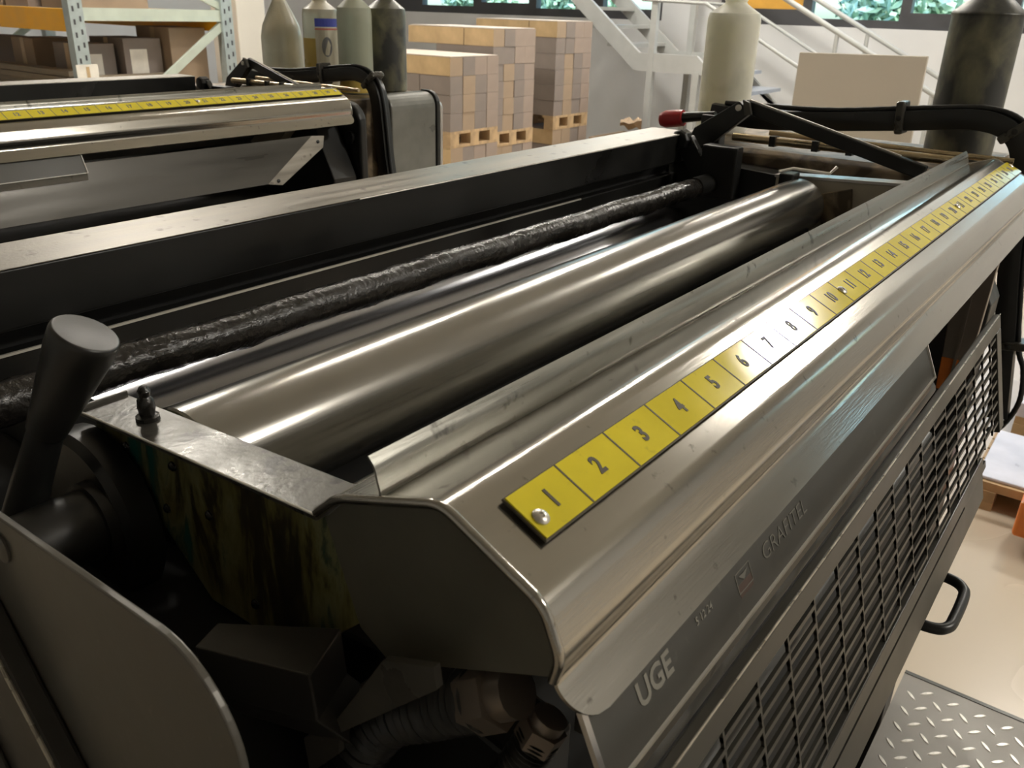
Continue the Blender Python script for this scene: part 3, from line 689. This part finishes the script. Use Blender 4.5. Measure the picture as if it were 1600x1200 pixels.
build('hanger_edge', MB().bar((1.2045, 0.5640, -0.171), (1.2045, 0.5150, -0.238), 0.002, 0.0022), 'cap_steel', lk)
build('clamp_nut', MB().lathe((1.216, 0.580, -0.172), (-1, 0, 0), [(0, 0.014), (0.018, 0.0145), (0.022, 0.0125), (0.0221, 0.001)], 8), 'black', lk, bevel=0.001)
build('bearing_block', MB().box((1.2010, 0.49, -0.25), (1.2255, 0.545, -0.175)), 'black', lk, bevel=0.003)
rl = thing('release_lever', (1.32, 0.60, -0.17), 'short lever with a red grip beside the white bottle', 'lever')
build('stem', MB().tube([(1.315, 0.634, -0.154), (1.315, 0.58, -0.146)], [0.0085, 0.0065], 14), 'black', rl, True)
build('grip', MB().lathe((1.315, 0.676, -0.161), (0, -1, 0.15), [(0, 0.004), (0.003, 0.0105), (0.012, 0.0138), (0.030, 0.0135), (0.042, 0.0125), (0.043, 0.006)], 22), 'red', rl, True)
build('lever_base', MB().box((1.305, 0.565, -0.20), (1.330, 0.60, -0.145)), 'black', rl, bevel=0.003)
lk2 = copy_tree(lk, None, (0.05, 1.247, -0.008)); lk2['label'] = 'black two-piece linkage arm at the far end of the press unit behind'

# bent square conduit with a cable clipped on top
cd = thing('bent_conduit', (1.40, 0.1, -0.57), 'black bent conduit tube with a cable clipped along it at the right edge', 'conduit')
path = [(1.395, 0.62, -0.150), (1.40, 0.54, -0.155), (1.40, 0.44, -0.148), (1.40, 0.325, -0.1365), (1.40, 0.250, -0.1275), (1.40, 0.214, -0.1265), (1.40, 0.186, -0.1335), (1.40, 0.166, -0.150), (1.40, 0.155, -0.178), (1.40, 0.1495, -0.22), (1.40, 0.139, -0.31), (1.40, 0.118, -0.43), (1.40, 0.100, -0.55)]
pc = bez(path, 10)
def squarish(i, j): 
    a = 2 * math.pi * j / 16 + math.pi / 8; return 1 / max(abs(math.cos(a - math.pi/8)), abs(math.sin(a - math.pi/8))) ** 0.7
build('tube', MB().tube(pc, 0.0150, 16, True, squarish), 'black', cd, True)
cab = bez([(1.395, 0.60, -0.134), (1.395, 0.44, -0.131), (1.395, 0.325, -0.1195), (1.395, 0.245, -0.111), (1.395, 0.210, -0.110), (1.395, 0.176, -0.118), (1.395, 0.150, -0.140), (1.395, 0.138, -0.178), (1.395, 0.132, -0.22), (1.395, 0.122, -0.31), (1.395, 0.100, -0.43), (1.395, 0.084, -0.47), (1.395, 0.078, -0.52), (1.395, 0.092, -0.565), (1.395, 0.11, -0.575)], 14)
build('cable', MB().tube(cab, [0.0040 * (1 + 0.05 * math.sin(i * 2.2)) for i in range(len(cab))], 10), 'black_rubber', cd, True)
def clip(p, d, nm='clip'):
    p, d = Vector(p), Vector(d).normalized(); u = Vector((-1, 0, 0)); v = d.cross(u).normalized()
    mb = MB(); mb.bar(p - d * 0.006, p + d * 0.006, 0.036, 0.046, v); build(nm, mb, 'cap_steel', cd, bevel=0.003)
    build('clip_screw', MB().lathe(p + u * 0.017, u, [(0, 0.004), (0.002, 0.004), (0.003, 0.002)], 10), 'black', cd, True)
clip((1.398, 0.324, -0.132), (0, -1, 0.1)); clip((1.398, 0.172, -0.136), (0, -0.65, -0.75)); clip((1.398, 0.111, -0.435), (0, -0.15, -1))
cd2 = copy_tree(cd, None, (0, 1.247, -0.017)); cd2['label'] = 'black bent conduit tube with a clipped cable on the press unit behind'

# ------------------------------------------------------------------ second press unit
unit2 = copy_tree(unit, None, (0, 1.247, 0)); unit2['label'] = 'black printing press unit standing behind the nearest one'
lp = thing('lower_panel', (0.75, 1.34, -0.33), 'olive grey sheet panel with a cut corner under the cover of the press unit behind', 'panel')
mb = MB(); A, B = (1.357, -0.243), (1.330, -0.316)
mb.add([(0.10, *A), (1.165, *A), (1.03, *B), (0.10, *B), (0.10, A[0] + 0.002, A[1]), (1.165, A[0] + 0.002, A[1]), (1.03, B[0] + 0.002, B[1]), (0.10, B[0] + 0.002, B[1])],
       [(0, 3, 2, 1), (4, 5, 6, 7), (0, 1, 5, 4), (1, 2, 6, 5), (2, 3, 7, 6), (3, 0, 4, 7)])
build('sheet', mb, 'olive_panel', lp)
mb = MB(); fl = [(1.165, 1.3570, -0.2430), (1.196, 1.3560, -0.2455), (1.186, 1.3490, -0.2660), (1.062, 1.3280, -0.3215), (1.03, 1.3300, -0.316)]
mb.add(fl + [(x, y + 0.002, z) for x, y, z in fl], [(4, 3, 2, 1, 0), (5, 6, 7, 8, 9)] + [(i, (i + 1) % 5, (i + 1) % 5 + 5, i + 5) for i in range(5)])
build('corner_flange', mb, 'flange', lp)
for x, y, z in ((1.176, 1.3530, -0.2545), (1.055, 1.3310, -0.3130)):
    build('bolt', MB().lathe((x, y - 0.001, z), (0, -1, 0.3), [(0, 0.0035), (0.0015, 0.0032), (0.002, 0.001)], 12), 'black', lp, True)

hs = thing('gear_housing', (1.40, 1.36, ZF), 'grey rounded gear housing at the end of the press unit behind', 'machine housing')
pr = [(1.395, -0.62), (1.395, -0.217)] + [(1.427 - 0.032 * math.cos(a), -0.217 + 0.032 * math.sin(a)) for a in [math.radians(k * 15) for k in range(1, 6)]] + [(1.427, -0.185), (1.445, -0.185), (1.445, -0.62)]
build('shell', MB().prism(pr, 1.430, 1.578), 'housing', hs, bevel=0.004, seg=3)
build('end_rim', MB().prism([(y - 0.003 if y < 1.44 else y, z + 0.003 if z > -0.3 else z) for y, z in pr], 1.5785, 1.590), 'black', hs, bevel=0.002)
build('grab_bar', MB().tube([(p.x, 1.415, p.y) for p in fillet([(1.588, -0.212), (1.613, -0.215), (1.613, -0.45), (1.588, -0.45)], 0.02, 6)], 0.0075, 12), 'alu', hs, True)
build('pedestal', MB().box((1.435, 1.40, ZF), (1.57, 1.44, -0.62)), 'black', hs)
hs2 = thing('end_housing', (1.4, 1.43, -0.6), 'dark rounded housing at the end of the second steel cover', 'machine housing')
pr = [(1.366, ZF), (1.366, -0.24)] + [(1.41 - 0.044 * math.cos(a), -0.235 + 0.045 * math.sin(a)) for a in [math.radians(k * 15) for k in range(0, 7)]] + [(1.440, -0.19), (1.440, ZF)]
build('shell', MB().prism(pr, 1.305, 1.327), 'black', hs2, bevel=0.006, seg=3)
build('cap', MB().lathe((1.305, 1.395, -0.262), (-1, 0, 0), [(0, 0.013), (0.006, 0.013), (0.008, 0.009)], 18), 'black', hs2, True)

# ------------------------------------------------------------------ bottles on the far frame tops
def bottle(x, y, zb, r, prof, m, label, liquid=None, extra=None):
    t = thing('plastic_bottle', (x, y, zb), label, 'bottle', 'plastic bottles on the press frames')
    build('bottle_body', MB().lathe((x, y, zb), (0, 0, 1), [(z, q * r) for z, q in prof], 36), m, t, True)
    zt, rt = prof[-1][0], prof[-1][1] * r
    build('screw_cap', MB().lathe((x, y, zb + zt - 0.002), (0, 0, 1), [(0, rt * 1.25), (0.002, rt * 1.3), (0.018, rt * 1.25), (0.021, rt * 0.9)], 24), 'white_plastic', t, True)
    if liquid:
        build('liquid', MB().lathe((x, y, zb + 0.003), (0, 0, 1), [(0, r * 1.004), (liquid, r * 1.004)], 36), 'oil', t, True)
    return t
SQ = [(0, 0.93), (0.004, 1.0), (0.168, 1.0), (0.182, 0.96), (0.200, 0.46), (0.203, 0.40), (0.214, 0.44), (0.218, 0.38), (0.245, 0.37)]
bottle(1.50, 0.648, -0.1925, 0.0445, [(0, .93), (.004, 1), (.183, 1), (.194, .95), (.208, .46), (.211, .40), (.216, .45), (.219, .38), (.245, .38)], 'white_plastic', 'milky white plastic bottle behind the linkage arm')
bottle(1.50, 0.258, -0.1925, 0.0485, [(0, .95), (.004, 1), (.198, 1), (.203, 1.03), (.206, 1.0), (.222, .62), (.228, .36), (.26, .34)], 'stained_plastic', 'ink-blackened bottle behind the bent conduit')
bottle(1.50, 1.835, -0.1925, 0.050, [(0, .93), (.004, 1), (.108, 1), (.135, .90), (.165, .62), (.195, .30), (.215, .26), (.235, .26)], 'clear_plastic', 'cloudy bottle with a long tapering neck on the press unit behind')
lb = bottle(1.50, 1.690, -0.1925, 0.042, [(0, .93), (.004, 1), (.165, 1), (.176, .95), (.192, .42), (.20, .36), (.235, .36)], 'clear_plastic', 'clear bottle with a cream and blue label', 0.11)
bottle(1.47, 1.543, -0.1925, 0.039, SQ, 'green_plastic', 'greenish translucent bottle beside the labelled one', 0.035)
bottle(1.565, 1.537, -0.1925, 0.046, SQ, 'stained_plastic', 'dark ink-smeared bottle on the press unit behind')
# label wrapped on the labelled bottle
def wrap(mb, cx, cy, r, a0, a1, z0, z1, n=10):
    vs = []
    for i in range(n + 1):
        a = math.radians(a0 + (a1 - a0) * i / n); 
        vs += [(cx + r * math.cos(a), cy + r * math.sin(a), z0), (cx + r * math.cos(a), cy + r * math.sin(a), z1)]
    return mb.add(vs, [(2 * i, 2 * i + 2, 2 * i + 3, 2 * i + 1) for i in range(n)])
bl = build('label_paper', wrap(MB(), 1.50, 1.690, 0.0427, 210, 310, -0.185, -0.036), 'label_cream', lb)
build('blue_band', wrap(MB(), 1.50, 1.690, 0.0430, 210, 310, -0.054, -0.036), 'label_blue', bl)
build('red_line', wrap(MB(), 1.50, 1.690, 0.0430, 210, 310, -0.061, -0.057), 'label_red', bl)
build('red_line', wrap(MB(), 1.50, 1.690, 0.0430, 210, 310, -0.152, -0.150), 'label_red', bl)
mb = MB()
for i in range(9): wrap(mb, 1.50, 1.690, 0.0430, 222 + i * 5, 225.5 + i * 5, -0.146, -0.139, 2)
build('caption', mb, 'label_grey', bl)
mb = MB(); vs = []
for i in range(20):
    a = 2 * math.pi * i / 20; th = math.radians(246 + 17 * math.cos(a)); vs.append((1.50 + 0.0431 * math.cos(th), 1.690 + 0.0431 * math.sin(th), -0.098 + 0.022 * math.sin(a)))
mb.add(vs, [tuple(range(20))]); build('picture', mb, 'label_grey', bl)

# ------------------------------------------------------------------ chequer plate platform
pf = thing('step_platform', (0.6, -0.4, ZF), 'chequer plate step platform beside the press', 'platform')
PZ = -1.05
build('deck', MB().box((-0.6, -1.0, PZ - 0.006), (1.372, 0.128, PZ)), 'chequer', pf)
build('edge_angle', MB().box((1.372, -1.0, PZ - 0.05), (1.380, 0.128, PZ + 0.001)), 'guard', pf)
for x, y in ((-0.5, -0.9), (1.30, -0.9), (1.30, 0.05), (-0.5, 0.05)): build('leg', MB().box((x, y, ZF), (x + 0.05, y + 0.05, PZ - 0.006)), 'guard', pf)
def tread_mesh(ang):
    n = 12; vs = []; L2, W2 = 0.0125, 0.0032
    for h, k in ((0, 1.0), (0.0012, 0.8)):
        for i in range(n):
            a = 2 * math.pi * i / n; u = L2 * k * math.cos(a) * (1 - 0.12 * abs(math.sin(a))); v = W2 * k * math.sin(a)
            vs.append((u * math.cos(ang) - v * math.sin(ang), u * math.sin(ang) + v * math.cos(ang), h))
    fs = [tuple(range(n, 2 * n))] + [(i, (i + 1) % n, n + (i + 1) % n, n + i) for i in range(n)]
    me = bpy.data.meshes.new('tread'); me.from_pydata(vs, [], fs); me.materials.append(M['tread']); return me
TA, TB = tread_mesh(math.radians(-45)), tread_mesh(math.radians(45))
ntread = 0
for i in range(0, 14):
    for j in range(0, 16):
        for k, me in ((0, TA), (1, TB)):
            x = 1.342 - 0.0435 * i - 0.0217 * k; y = 0.0845 - 0.0410 * j - 0.0205 * k + 0.041 * k
            if x > 1.36 or y > 0.115 or ntread >= 300: continue
            if x < 1.0 and y < -0.25: continue
            o = bpy.data.objects.new('tread', me); COL.objects.link(o); o.parent = pf
            o.location = Vector((x, y, PZ + H)) - WL[pf.name]; ntread += 1
tr = thing('storage_tray', (1.03, 0.02, PZ), 'pale plastic tray with a yellowish rim lying on the chequer plate', 'tray')
build('tray_base', MB().box((0.99, -0.03, PZ + 0.0015), (1.135, 0.050, PZ + 0.008)), 'board', tr, bevel=0.003)
mb = MB()
for lo_, hi_ in (((0.985, -0.035), (1.140, -0.030)), ((0.985, 0.050), (1.140, 0.055)), ((0.985, -0.03), (0.99, 0.05)), ((1.135, -0.03), (1.140, 0.05))):
    mb.box((*lo_, PZ + 0.0015), (*hi_, PZ + 0.014))
build('rim', mb, 'tape', tr)

# ------------------------------------------------------------------ floor clutter on the right
def low_pallet(x0, x1, y0, y1, label, top='pallet_top', h=0.10):
    t = thing('pallet', ((x0 + x1) / 2, (y0 + y1) / 2, ZF), label, 'pallet', 'low pallets on the floor at the right')
    for k in range(3):
        y = y0 + (y1 - y0 - 0.08) * k / 2; build('skid', MB().box((x0, y, ZF), (x1, y + 0.08, ZF + 0.03)), 'wood', t)
        for q in range(2):
            xx = x0 + (x1 - x0 - 0.1) * q; build('block', MB().box((xx, y, ZF + 0.03), (xx + 0.1, y + 0.08, ZF + h - 0.03)), 'wood', t)
    n = 5
    for k in range(n):
        xx = x0 + (x1 - x0) * k / n; build('deck_board', MB().box((xx + 0.005, y0, ZF + h - 0.03), (xx + (x1 - x0) / n - 0.005, y1, ZF + h)), 'wood', t)
    return t
p1 = low_pallet(2.95, 3.42, -0.55, 0.235, 'low wooden pallet carrying a blue-white sheet, beside the chequer plate')
s1 = tag(build('plastic_sheet', MB().box((2.97, -0.53, ZF + 0.1005), (3.40, 0.225, ZF + 0.112)), 'pallet_top', None, bevel=0.004), 'blue-white plastic sheet lying on the nearer low pallet', 'sheet')
p2 = low_pallet(3.60, 4.25, -0.60, 0.20, 'low wooden pallet farther along the floor at the right edge')
tb = thing('shallow_tray', (3.9, -0.2, ZF + 0.1), 'blue-white shallow tray on the farther low pallet', 'tray')
mb = MB().box((3.62, -0.58, ZF + 0.1005), (4.23, 0.18, ZF + 0.11))
for lo_, hi_ in (((3.60, -0.6), (3.64, 0.2)), ((4.21, -0.6), (4.25, 0.2)), ((3.64, 0.16), (4.21, 0.2)), ((3.64, -0.6), (4.21, -0.56))): mb.box((*lo_, ZF + 0.1005), (*hi_, ZF + 0.16))
build('tray_shell', mb, 'pallet_top', tb, bevel=0.006)
build('card_insert', MB().box((3.70, -0.5, ZF + 0.1105), (4.15, 0.10, ZF + 0.125)), 'carton', tb)
pt = thing('pallet_truck', (2.86, -0.25, ZF), 'orange pallet truck standing at the right edge', 'pallet truck')
for y in (0.0, -0.38): 
    build('fork', MB().box((2.30 + 0.44, y - 0.07, ZF + 0.05), (2.90, y + 0.075, ZF + 0.17)), 'orange', pt, bevel=0.01)
    build('wheel', MB().lathe((2.80, y - 0.02, ZF + 0.04), (0, 1, 0), [(0, 0.04), (0.05, 0.04)], 20), 'black_rubber', pt, True)
build('pump_body', MB().box((2.70, -0.32, ZF + 0.06), (2.80, -0.08, ZF + 0.42)), 'orange', pt, bevel=0.01)
build('tow_bar', MB().tube([(2.72, -0.20, ZF + 0.4), (2.60, -0.20, ZF + 1.1)], 0.016, 12), 'black', pt, True)
build('tow_handle', MB().tube([(2.60, -0.30, ZF + 1.1), (2.60, -0.10, ZF + 1.1)], 0.014, 12), 'black', pt, True)

# ------------------------------------------------------------------ cartons on pallets
ORD = ['first', 'second', 'third', 'fourth', 'fifth', 'sixth', 'seventh', 'eighth']
CX, CY, CZ = 0.143, 0.30, 0.130
def carton_meshes():
    g = 0.0015; out_ = []
    for m in ('carton', 'carton2', 'carton3'):
        mb = MB().box((g, g, 0), (CX - g, CY - g, CZ - g))
        me = bpy.data.meshes.new('carton_box'); me.from_pydata(mb.v, [], mb.f); me.materials.append(M[m]); out_.append(me)
    mb = MB().box((g - 0.0006, g, 0.004), (g, CY - g, CZ - g))
    tp = bpy.data.meshes.new('packing_tape'); tp.from_pydata(mb.v, [], mb.f); tp.materials.append(M['tape'])
    return out_, tp
CM, TP = carton_meshes()
crnd = random.Random(11)
def carton_stack(x0, y0, zb, nx, ny, nz, where):
    for i in range(nx):
        for j in range(ny):
            for k in range(nz):
                if i > 0 and j > 0 and k < nz - 1: continue
                if k < nz - 1 and j > 1: continue
                o = bpy.data.objects.new('carton', CM[(2, 0, 1, 2)[(i + (k > nz // 2)) % 4] if j == 0 and i > 0 else (1 if k < nz - 1 else 0)]); COL.objects.link(o)
                o.location = (x0 + i * CX + crnd.uniform(-.003, .003), y0 + j * CY + crnd.uniform(-.004, .004), zb + k * CZ + H)
                tag(o, 'brown carton, %s layer down, %s column, %s row deep, %s' % (ORD[nz - 1 - k], ORD[i], ORD[j], where), 'carton', 'cartons of ' + where)
                if i == 0 and k == nz - 1:
                    t = bpy.data.objects.new('packing_tape', TP); COL.objects.link(t); t.parent = o
def euro_pallet(x0, y0, zb, lx, ly, label, h=0.12):
    t = thing('pallet', (x0 + lx / 2, y0 + ly / 2, zb), label, 'pallet', 'pallets under the cartons')
    for q in range(3):
        yy = y0 + (ly - 0.1) * q / 2
        build('skid', MB().box((x0, yy, zb), (x0 + lx, yy + 0.1, zb + 0.02)), 'wood', t)
        for p in range(3):
            xx = x0 + (lx - 0.1) * p / 2; build('block', MB().box((xx, yy, zb + 0.02), (xx + 0.1, yy + 0.1, zb + h - 0.02)), 'wood', t)
    for p in range(4):
        yy = y0 + (ly - 0.12) * p / 3; build('deck_board', MB().box((x0, yy, zb + h - 0.02), (x0 + lx, yy + 0.12, zb + h)), 'wood', t)
for (x0, y0, ztop, nz, nm) in ((5.0, 4.28, -0.341, 4, 'the front pallet stack'), (5.68, 4.42, -0.157, 6, 'the middle pallet stack'), (6.62, 4.46, -0.100, 6, 'the rear pallet stack')):
    zb = ztop - nz * CZ
    lx = 4 * CX
    carton_stack(x0, y0, zb, 4, 3, nz, 'upper load, ' + nm)
    s = MB().box((x0 + 0.01, y0 + 0.01, ztop + 0.001), (x0 + lx - 0.01, y0 + 0.89, ztop + 0.006)); tag(build('card_sheet', s, 'lidcard'), 'pale card sheet covering the top of ' + nm, 'card sheet', 'card sheets on the pallet stacks')
    euro_pallet(x0, y0, zb - 0.12, lx, 0.9, 'wooden pallet between the two loads of ' + nm)
    nl = int((zb - 0.12 - ZF - 0.12) / CZ); base = zb - 0.12 - nl * CZ
    carton_stack(x0, y0, base, 4, 3, nl, 'lower load, ' + nm)
    euro_pallet(x0, y0, ZF, lx, 0.9, 'wooden pallet on the floor under ' + nm, base - ZF)
# crumpled card offcuts next to the stacks
for i, (x, y, z, a, sz) in enumerate(((7.25, 4.02, -1.00, 0.5, 0.28), (7.10, 3.95, -1.12, -0.4, 0.24), (7.33, 3.86, -1.2, 1.0, 0.22))):
    mb = MB(); r0 = random.Random(i)
    n = 6; vs = []
    for p in range(n):
        for q in range(n):
            vs.append((x + (p / 5 - .5) * sz * math.cos(a) - (q / 5 - .5) * sz * .7 * math.sin(a), y + (p / 5 - .5) * sz * math.sin(a) + (q / 5 - .5) * sz * .7 * math.cos(a), z + r0.uniform(-.03, .03) + 0.15 * abs(p / 5 - .5)))
    vs2 = [(a_, b_, c_ - 0.006) for a_, b_, c_ in vs]
    fs = [(p * n + q, p * n + q + 1, (p + 1) * n + q + 1, (p + 1) * n + q) for p in range(n - 1) for q in range(n - 1)]
    mb.add(vs + vs2, fs + [tuple(36 + v for v in reversed(f)) for f in fs])
    tag(build('card_offcut', mb, ('carton', 'tape', 'carton')[i]), ['crumpled card offcut beside the rear pallet stack, topmost', 'crumpled pale card offcut beside the rear pallet stack', 'crumpled card offcut by the stair post'][i], 'card', 'crumpled card offcuts')
ob = thing('open_box', (7.2, 3.95, ZF), 'open brown box holding crumpled card offcuts beside the stair post', 'box')
mb = MB()
for lo_, hi_ in (((6.9, 3.68), (6.91, 4.25)), ((7.5, 3.68), (7.51, 4.25)), ((6.91, 3.68), (7.5, 3.69)), ((6.91, 4.24), (7.5, 4.25))): mb.box((*lo_, ZF), (*hi_, -1.06))
build('box_sides', mb, 'carton', ob); build('box_base', MB().box((6.91, 3.69, ZF), (7.5, 4.24, ZF + 0.01)), 'carton', ob)

# ------------------------------------------------------------------ staircase before the far wall
st = thing('staircase', (8.2, 3.4, ZF), 'grey steel staircase with landing and tube railing before the far wall', 'staircase')
f1 = [(6.1, 1.00), (4.35, -0.42)]; f2 = [(3.62, -0.42), (2.05, -1.5)]
for x in (7.75, 8.55):
    build('stringer', MB().prism([(6.1, 1.08), (6.1, 0.90), (4.30, -0.52), (3.58, -0.52), (2.05, -1.5), (2.30, -1.5), (3.66, -0.36), (4.26, -0.36)], x - 0.02, x + 0.02), 'stair', st)
for k in range(9):
    y, z = 4.40 + k * 0.195, -0.30 + k * 0.16; build('stair_tread', MB().box((7.77, y, z - 0.02), (8.53, y + 0.24, z + 0.012)), 'stair', st)
for k in range(7):
    y, z = 3.46 - k * 0.215, -0.50 - k * 0.148; build('stair_tread', MB().box((7.77, y - 0.12, z - 0.02), (8.53, y + 0.14, z + 0.012)), 'tread_blue', st)
build('landing', MB().box((7.77, 3.6, -0.45), (8.53, 4.35, -0.41)), 'stair', st)
for x, y in ((7.75, 4.13), (8.55, 4.13), (7.75, 3.65), (8.55, 3.65)): build('post', MB().box((x - 0.03, y - 0.03, ZF), (x + 0.03, y + 0.03, 0.55 if y > 4 else -0.5)), 'stair', st)
for x in (7.72, 8.58):
    build('handrail', MB().tube([(x, 6.1, 1.95), (x, 4.25, 0.55), (x, 3.62, 0.50), (x, 1.35, -0.66)], 0.022, 10), 'stair', st, True)
    build('middle_rail', MB().tube([(x, 6.1, 1.5), (x, 4.25, 0.1), (x, 3.62, 0.08), (x, 1.55, -1.0)], 0.016, 10), 'stair', st, True)
    for y in (2.42, 1.6): build('baluster', MB().tube([(x, y, ZF), (x, y, -0.115 if y > 2 else -0.53)], 0.018, 10), 'stair', st, True)

# beige board standing on the floor
bd = thing('beige_board', (4.52, 1.28, ZF), 'plain beige board standing upright before the staircase', 'board')
build('board_face', MB().prism([(0.978, ZF + 0.02), (1.581, ZF + 0.02), (1.581, -0.163), (0.985, -0.152)], 4.50, 4.525), 'board', bd, bevel=0.003)
for y in (1.02, 1.50): build('foot', MB().box((4.38, y, ZF), (4.65, y + 0.05, ZF + 0.02)), 'stair', bd)

# ------------------------------------------------------------------ pallet rack on the left
rk = thing('pallet_rack', (3.95, 7.6, ZF), 'pallet rack with pale uprights and yellow beams at the left', 'rack')
RX0, RX1, RY0, RY1 = 3.38, 4.62, 6.34, 9.2
for x in (RX0, RX1):
    for y in (RY0, RY1):
        up_ = build('upright', MB().prism([(x - 0.05, y - 0.04), (x - 0.05, y + 0.04), (x - 0.035, y + 0.04), (x - 0.035, y - 0.02), (x + 0.035, y - 0.02), (x + 0.035, y + 0.04), (x + 0.05, y + 0.04), (x + 0.05, y - 0.04)], ZF, 1.6, 'z'), 'rack_blue', rk)
        if y == RY0:
            hm = MB()
            for k in range(34):
                z = -1.3 + k * 0.085
                for dx in (-0.022, 0.022): hm.box((x + dx - 0.007, y - 0.0415, z + (0.02 if dx > 0 else 0)), (x + dx + 0.007, y - 0.0395, z + 0.035 + (0.02 if dx > 0 else 0)))
            tag(build('slot_holes', hm, 'win_frame', up_), kind='stuff')
for y in (RY0, RY1):
    build('cross_bar', MB().box((RX0 + 0.05, y - 0.02, -0.170), (RX1 - 0.05, y + 0.02, -0.085)), 'rack_green', rk)
    build('brace', MB().bar((RX0 + 0.15, y, -0.92), (RX1 - 0.04, y, -0.20), 0.03, 0.06), 'rack_green', rk)
    build('brace', MB().bar((RX0 + 0.04, y, 0.45), (RX1 - 0.04, y, -0.06), 0.03, 0.05), 'rack_green', rk)
for x in (RX0, RX1):
    build('beam', MB().box((x - 0.03, RY0 + 0.05, -0.245), (x + 0.03, RY1 - 0.05, -0.095)), 'rack_yellow', rk, bevel=0.004)
build('shelf_deck', MB().box((RX0 + 0.03, RY0 + 0.06, -0.12), (RX1 - 0.03, RY1 - 0.06, -0.095)), 'lidcard', rk)
build('shelf_deck', MB().box((RX0 + 0.03, RY0 + 0.06, -0.86), (RX1 - 0.03, RY1 - 0.06, -0.83)), 'wood', rk)
for x in (RX0, RX1): build('beam', MB().box((x - 0.03, RY0 + 0.05, -0.95), (x + 0.03, RY1 - 0.05, -0.83)), 'rack_yellow', rk, bevel=0.004)
build('notice', MB().box((RX0 - 0.075, RY0 - 0.060, -0.64), (RX0 + 0.085, RY0 - 0.055, -0.455)), 'paper', rk)
build('notice_tape', MB().box((RX0 - 0.005, RY0 - 0.0615, -0.56), (RX0 + 0.02, RY0 - 0.0605, -0.47)), 'tape', rk)
def rack_carton(x0, x1, y0, y1, z0, z1, label, m='carton', note=False):
    t = thing('carton', ((x0 + x1) / 2, (y0 + y1) / 2, z0), label, 'carton', 'cartons on the pallet rack')
    build('carton_box', MB().box((x0, y0, z0), (x1, y1, z1)), m, t, bevel=0.004)
    build('packing_tape', MB().box((x0 - 0.001, (y0 + y1) / 2 - 0.03, z0 + (z1 - z0) * 0.6), (x0, (y0 + y1) / 2 + 0.03, z1)), 'tape', t)
    if note: build('address_label', MB().box((x0 + (x1 - x0) * 0.15, y0 - 0.0015, z0 + (z1 - z0) * 0.42), (x0 + (x1 - x0) * 0.6, y0, z0 + (z1 - z0) * 0.85)), 'paper', t)
Z1, Z2 = -0.0945, -0.8295
rack_carton(3.50, 4.05, 6.48, 7.00, Z1, 0.30, 'brown carton on the upper rack shelf beside the near upright')
rack_carton(3.45, 3.85, 7.10, 7.45, Z1, 0.22, 'brown carton on the upper rack shelf behind the yellow beam, nearest the upright', 'carton3')
rack_carton(3.45, 3.85, 7.52, 7.84, Z1, 0.25, 'second brown carton on the upper rack shelf behind the yellow beam')
rack_carton(3.45, 3.85, 7.92, 8.30, Z1, 0.20, 'third brown carton on the upper rack shelf behind the yellow beam', 'carton3')
rack_carton(3.45, 3.85, 8.40, 8.85, Z1, 0.24, 'last brown carton at the left end of the upper rack shelf')
rack_carton(4.22, 4.55, 6.52, 6.98, Z2, -0.22, 'tall brown carton on the lower rack shelf by the far upright', 'carton')
rack_carton(3.88, 4.20, 6.62, 7.10, Z2, -0.30, 'brown carton with a white label on the lower rack shelf', 'carton2', True)
rack_carton(3.58, 3.85, 6.70, 7.10, Z2, -0.34, 'darker brown carton with a white label behind the near upright', 'carton2', True)
rack_carton(3.60, 4.00, 7.45, 7.80, Z2, -0.33, 'brown carton standing under the yellow beam', 'carton')
rack_carton(3.62, 4.00, 8.35, 8.75, Z2, -0.35, 'brown carton at the left end under the yellow beam', 'carton3')
for i, (x0, x1, y0, y1, z0, z1) in enumerate(((3.42, 3.55, 6.62, 9.0, Z2, -0.52), (3.45, 4.15, 6.44, 6.58, Z2, -0.55))):
    t = thing('sheet_stack', ((x0 + x1) / 2, (y0 + y1) / 2, z0), ['long stack of grey-brown card sheets under the yellow beam', 'stack of grey-brown card sheets beside the diagonal brace'][i], 'sheet stack')
    n = 7
    for k in range(n):
        za = z0 + (z1 - z0) * k / n; zb = z0 + (z1 - z0) * (k + 1) / n - 0.003; d = 0.012 * math.sin(k * 2.1)
        build('sheet_pack', MB().box((x0 + d, y0 + abs(d), za), (x1 + d, y1 - abs(d), zb)), 'grey_sheet', t, bevel=0.003)
# crumpled film roll in front of the rack
mb = MB(); pts = []
r0 = random.Random(5)
lum = [[r0.uniform(0.8, 1.15) for _ in range(18)] for _ in range(14)]
cf = tag(build('wrapped_bundle', MB().tube([(3.02, 6.25 + 2.2 * k / 13, -0.90 + 0.01 * math.sin(k)) for k in range(14)], [0.20 + 0.03 * math.sin(k * 1.3) for k in range(14)], 18, True, lambda i, j: lum[i][j]), 'film', None, True), 'bundle wrapped in crumpled clear film in front of the pallet rack', 'bundle')
bt = thing('bundle_trestle', (3.1, 7.3, ZF), 'low wooden trestle carrying the film-wrapped bundle', 'trestle')
build('top_board', MB().box((2.82, 6.15, -1.20), (3.22, 8.5, -1.165)), 'wood', bt)
for x in (2.84, 3.16):
    for y in (6.25, 8.35): build('leg', MB().box((x, y, ZF), (x + 0.05, y + 0.05, -1.20)), 'wood', bt)
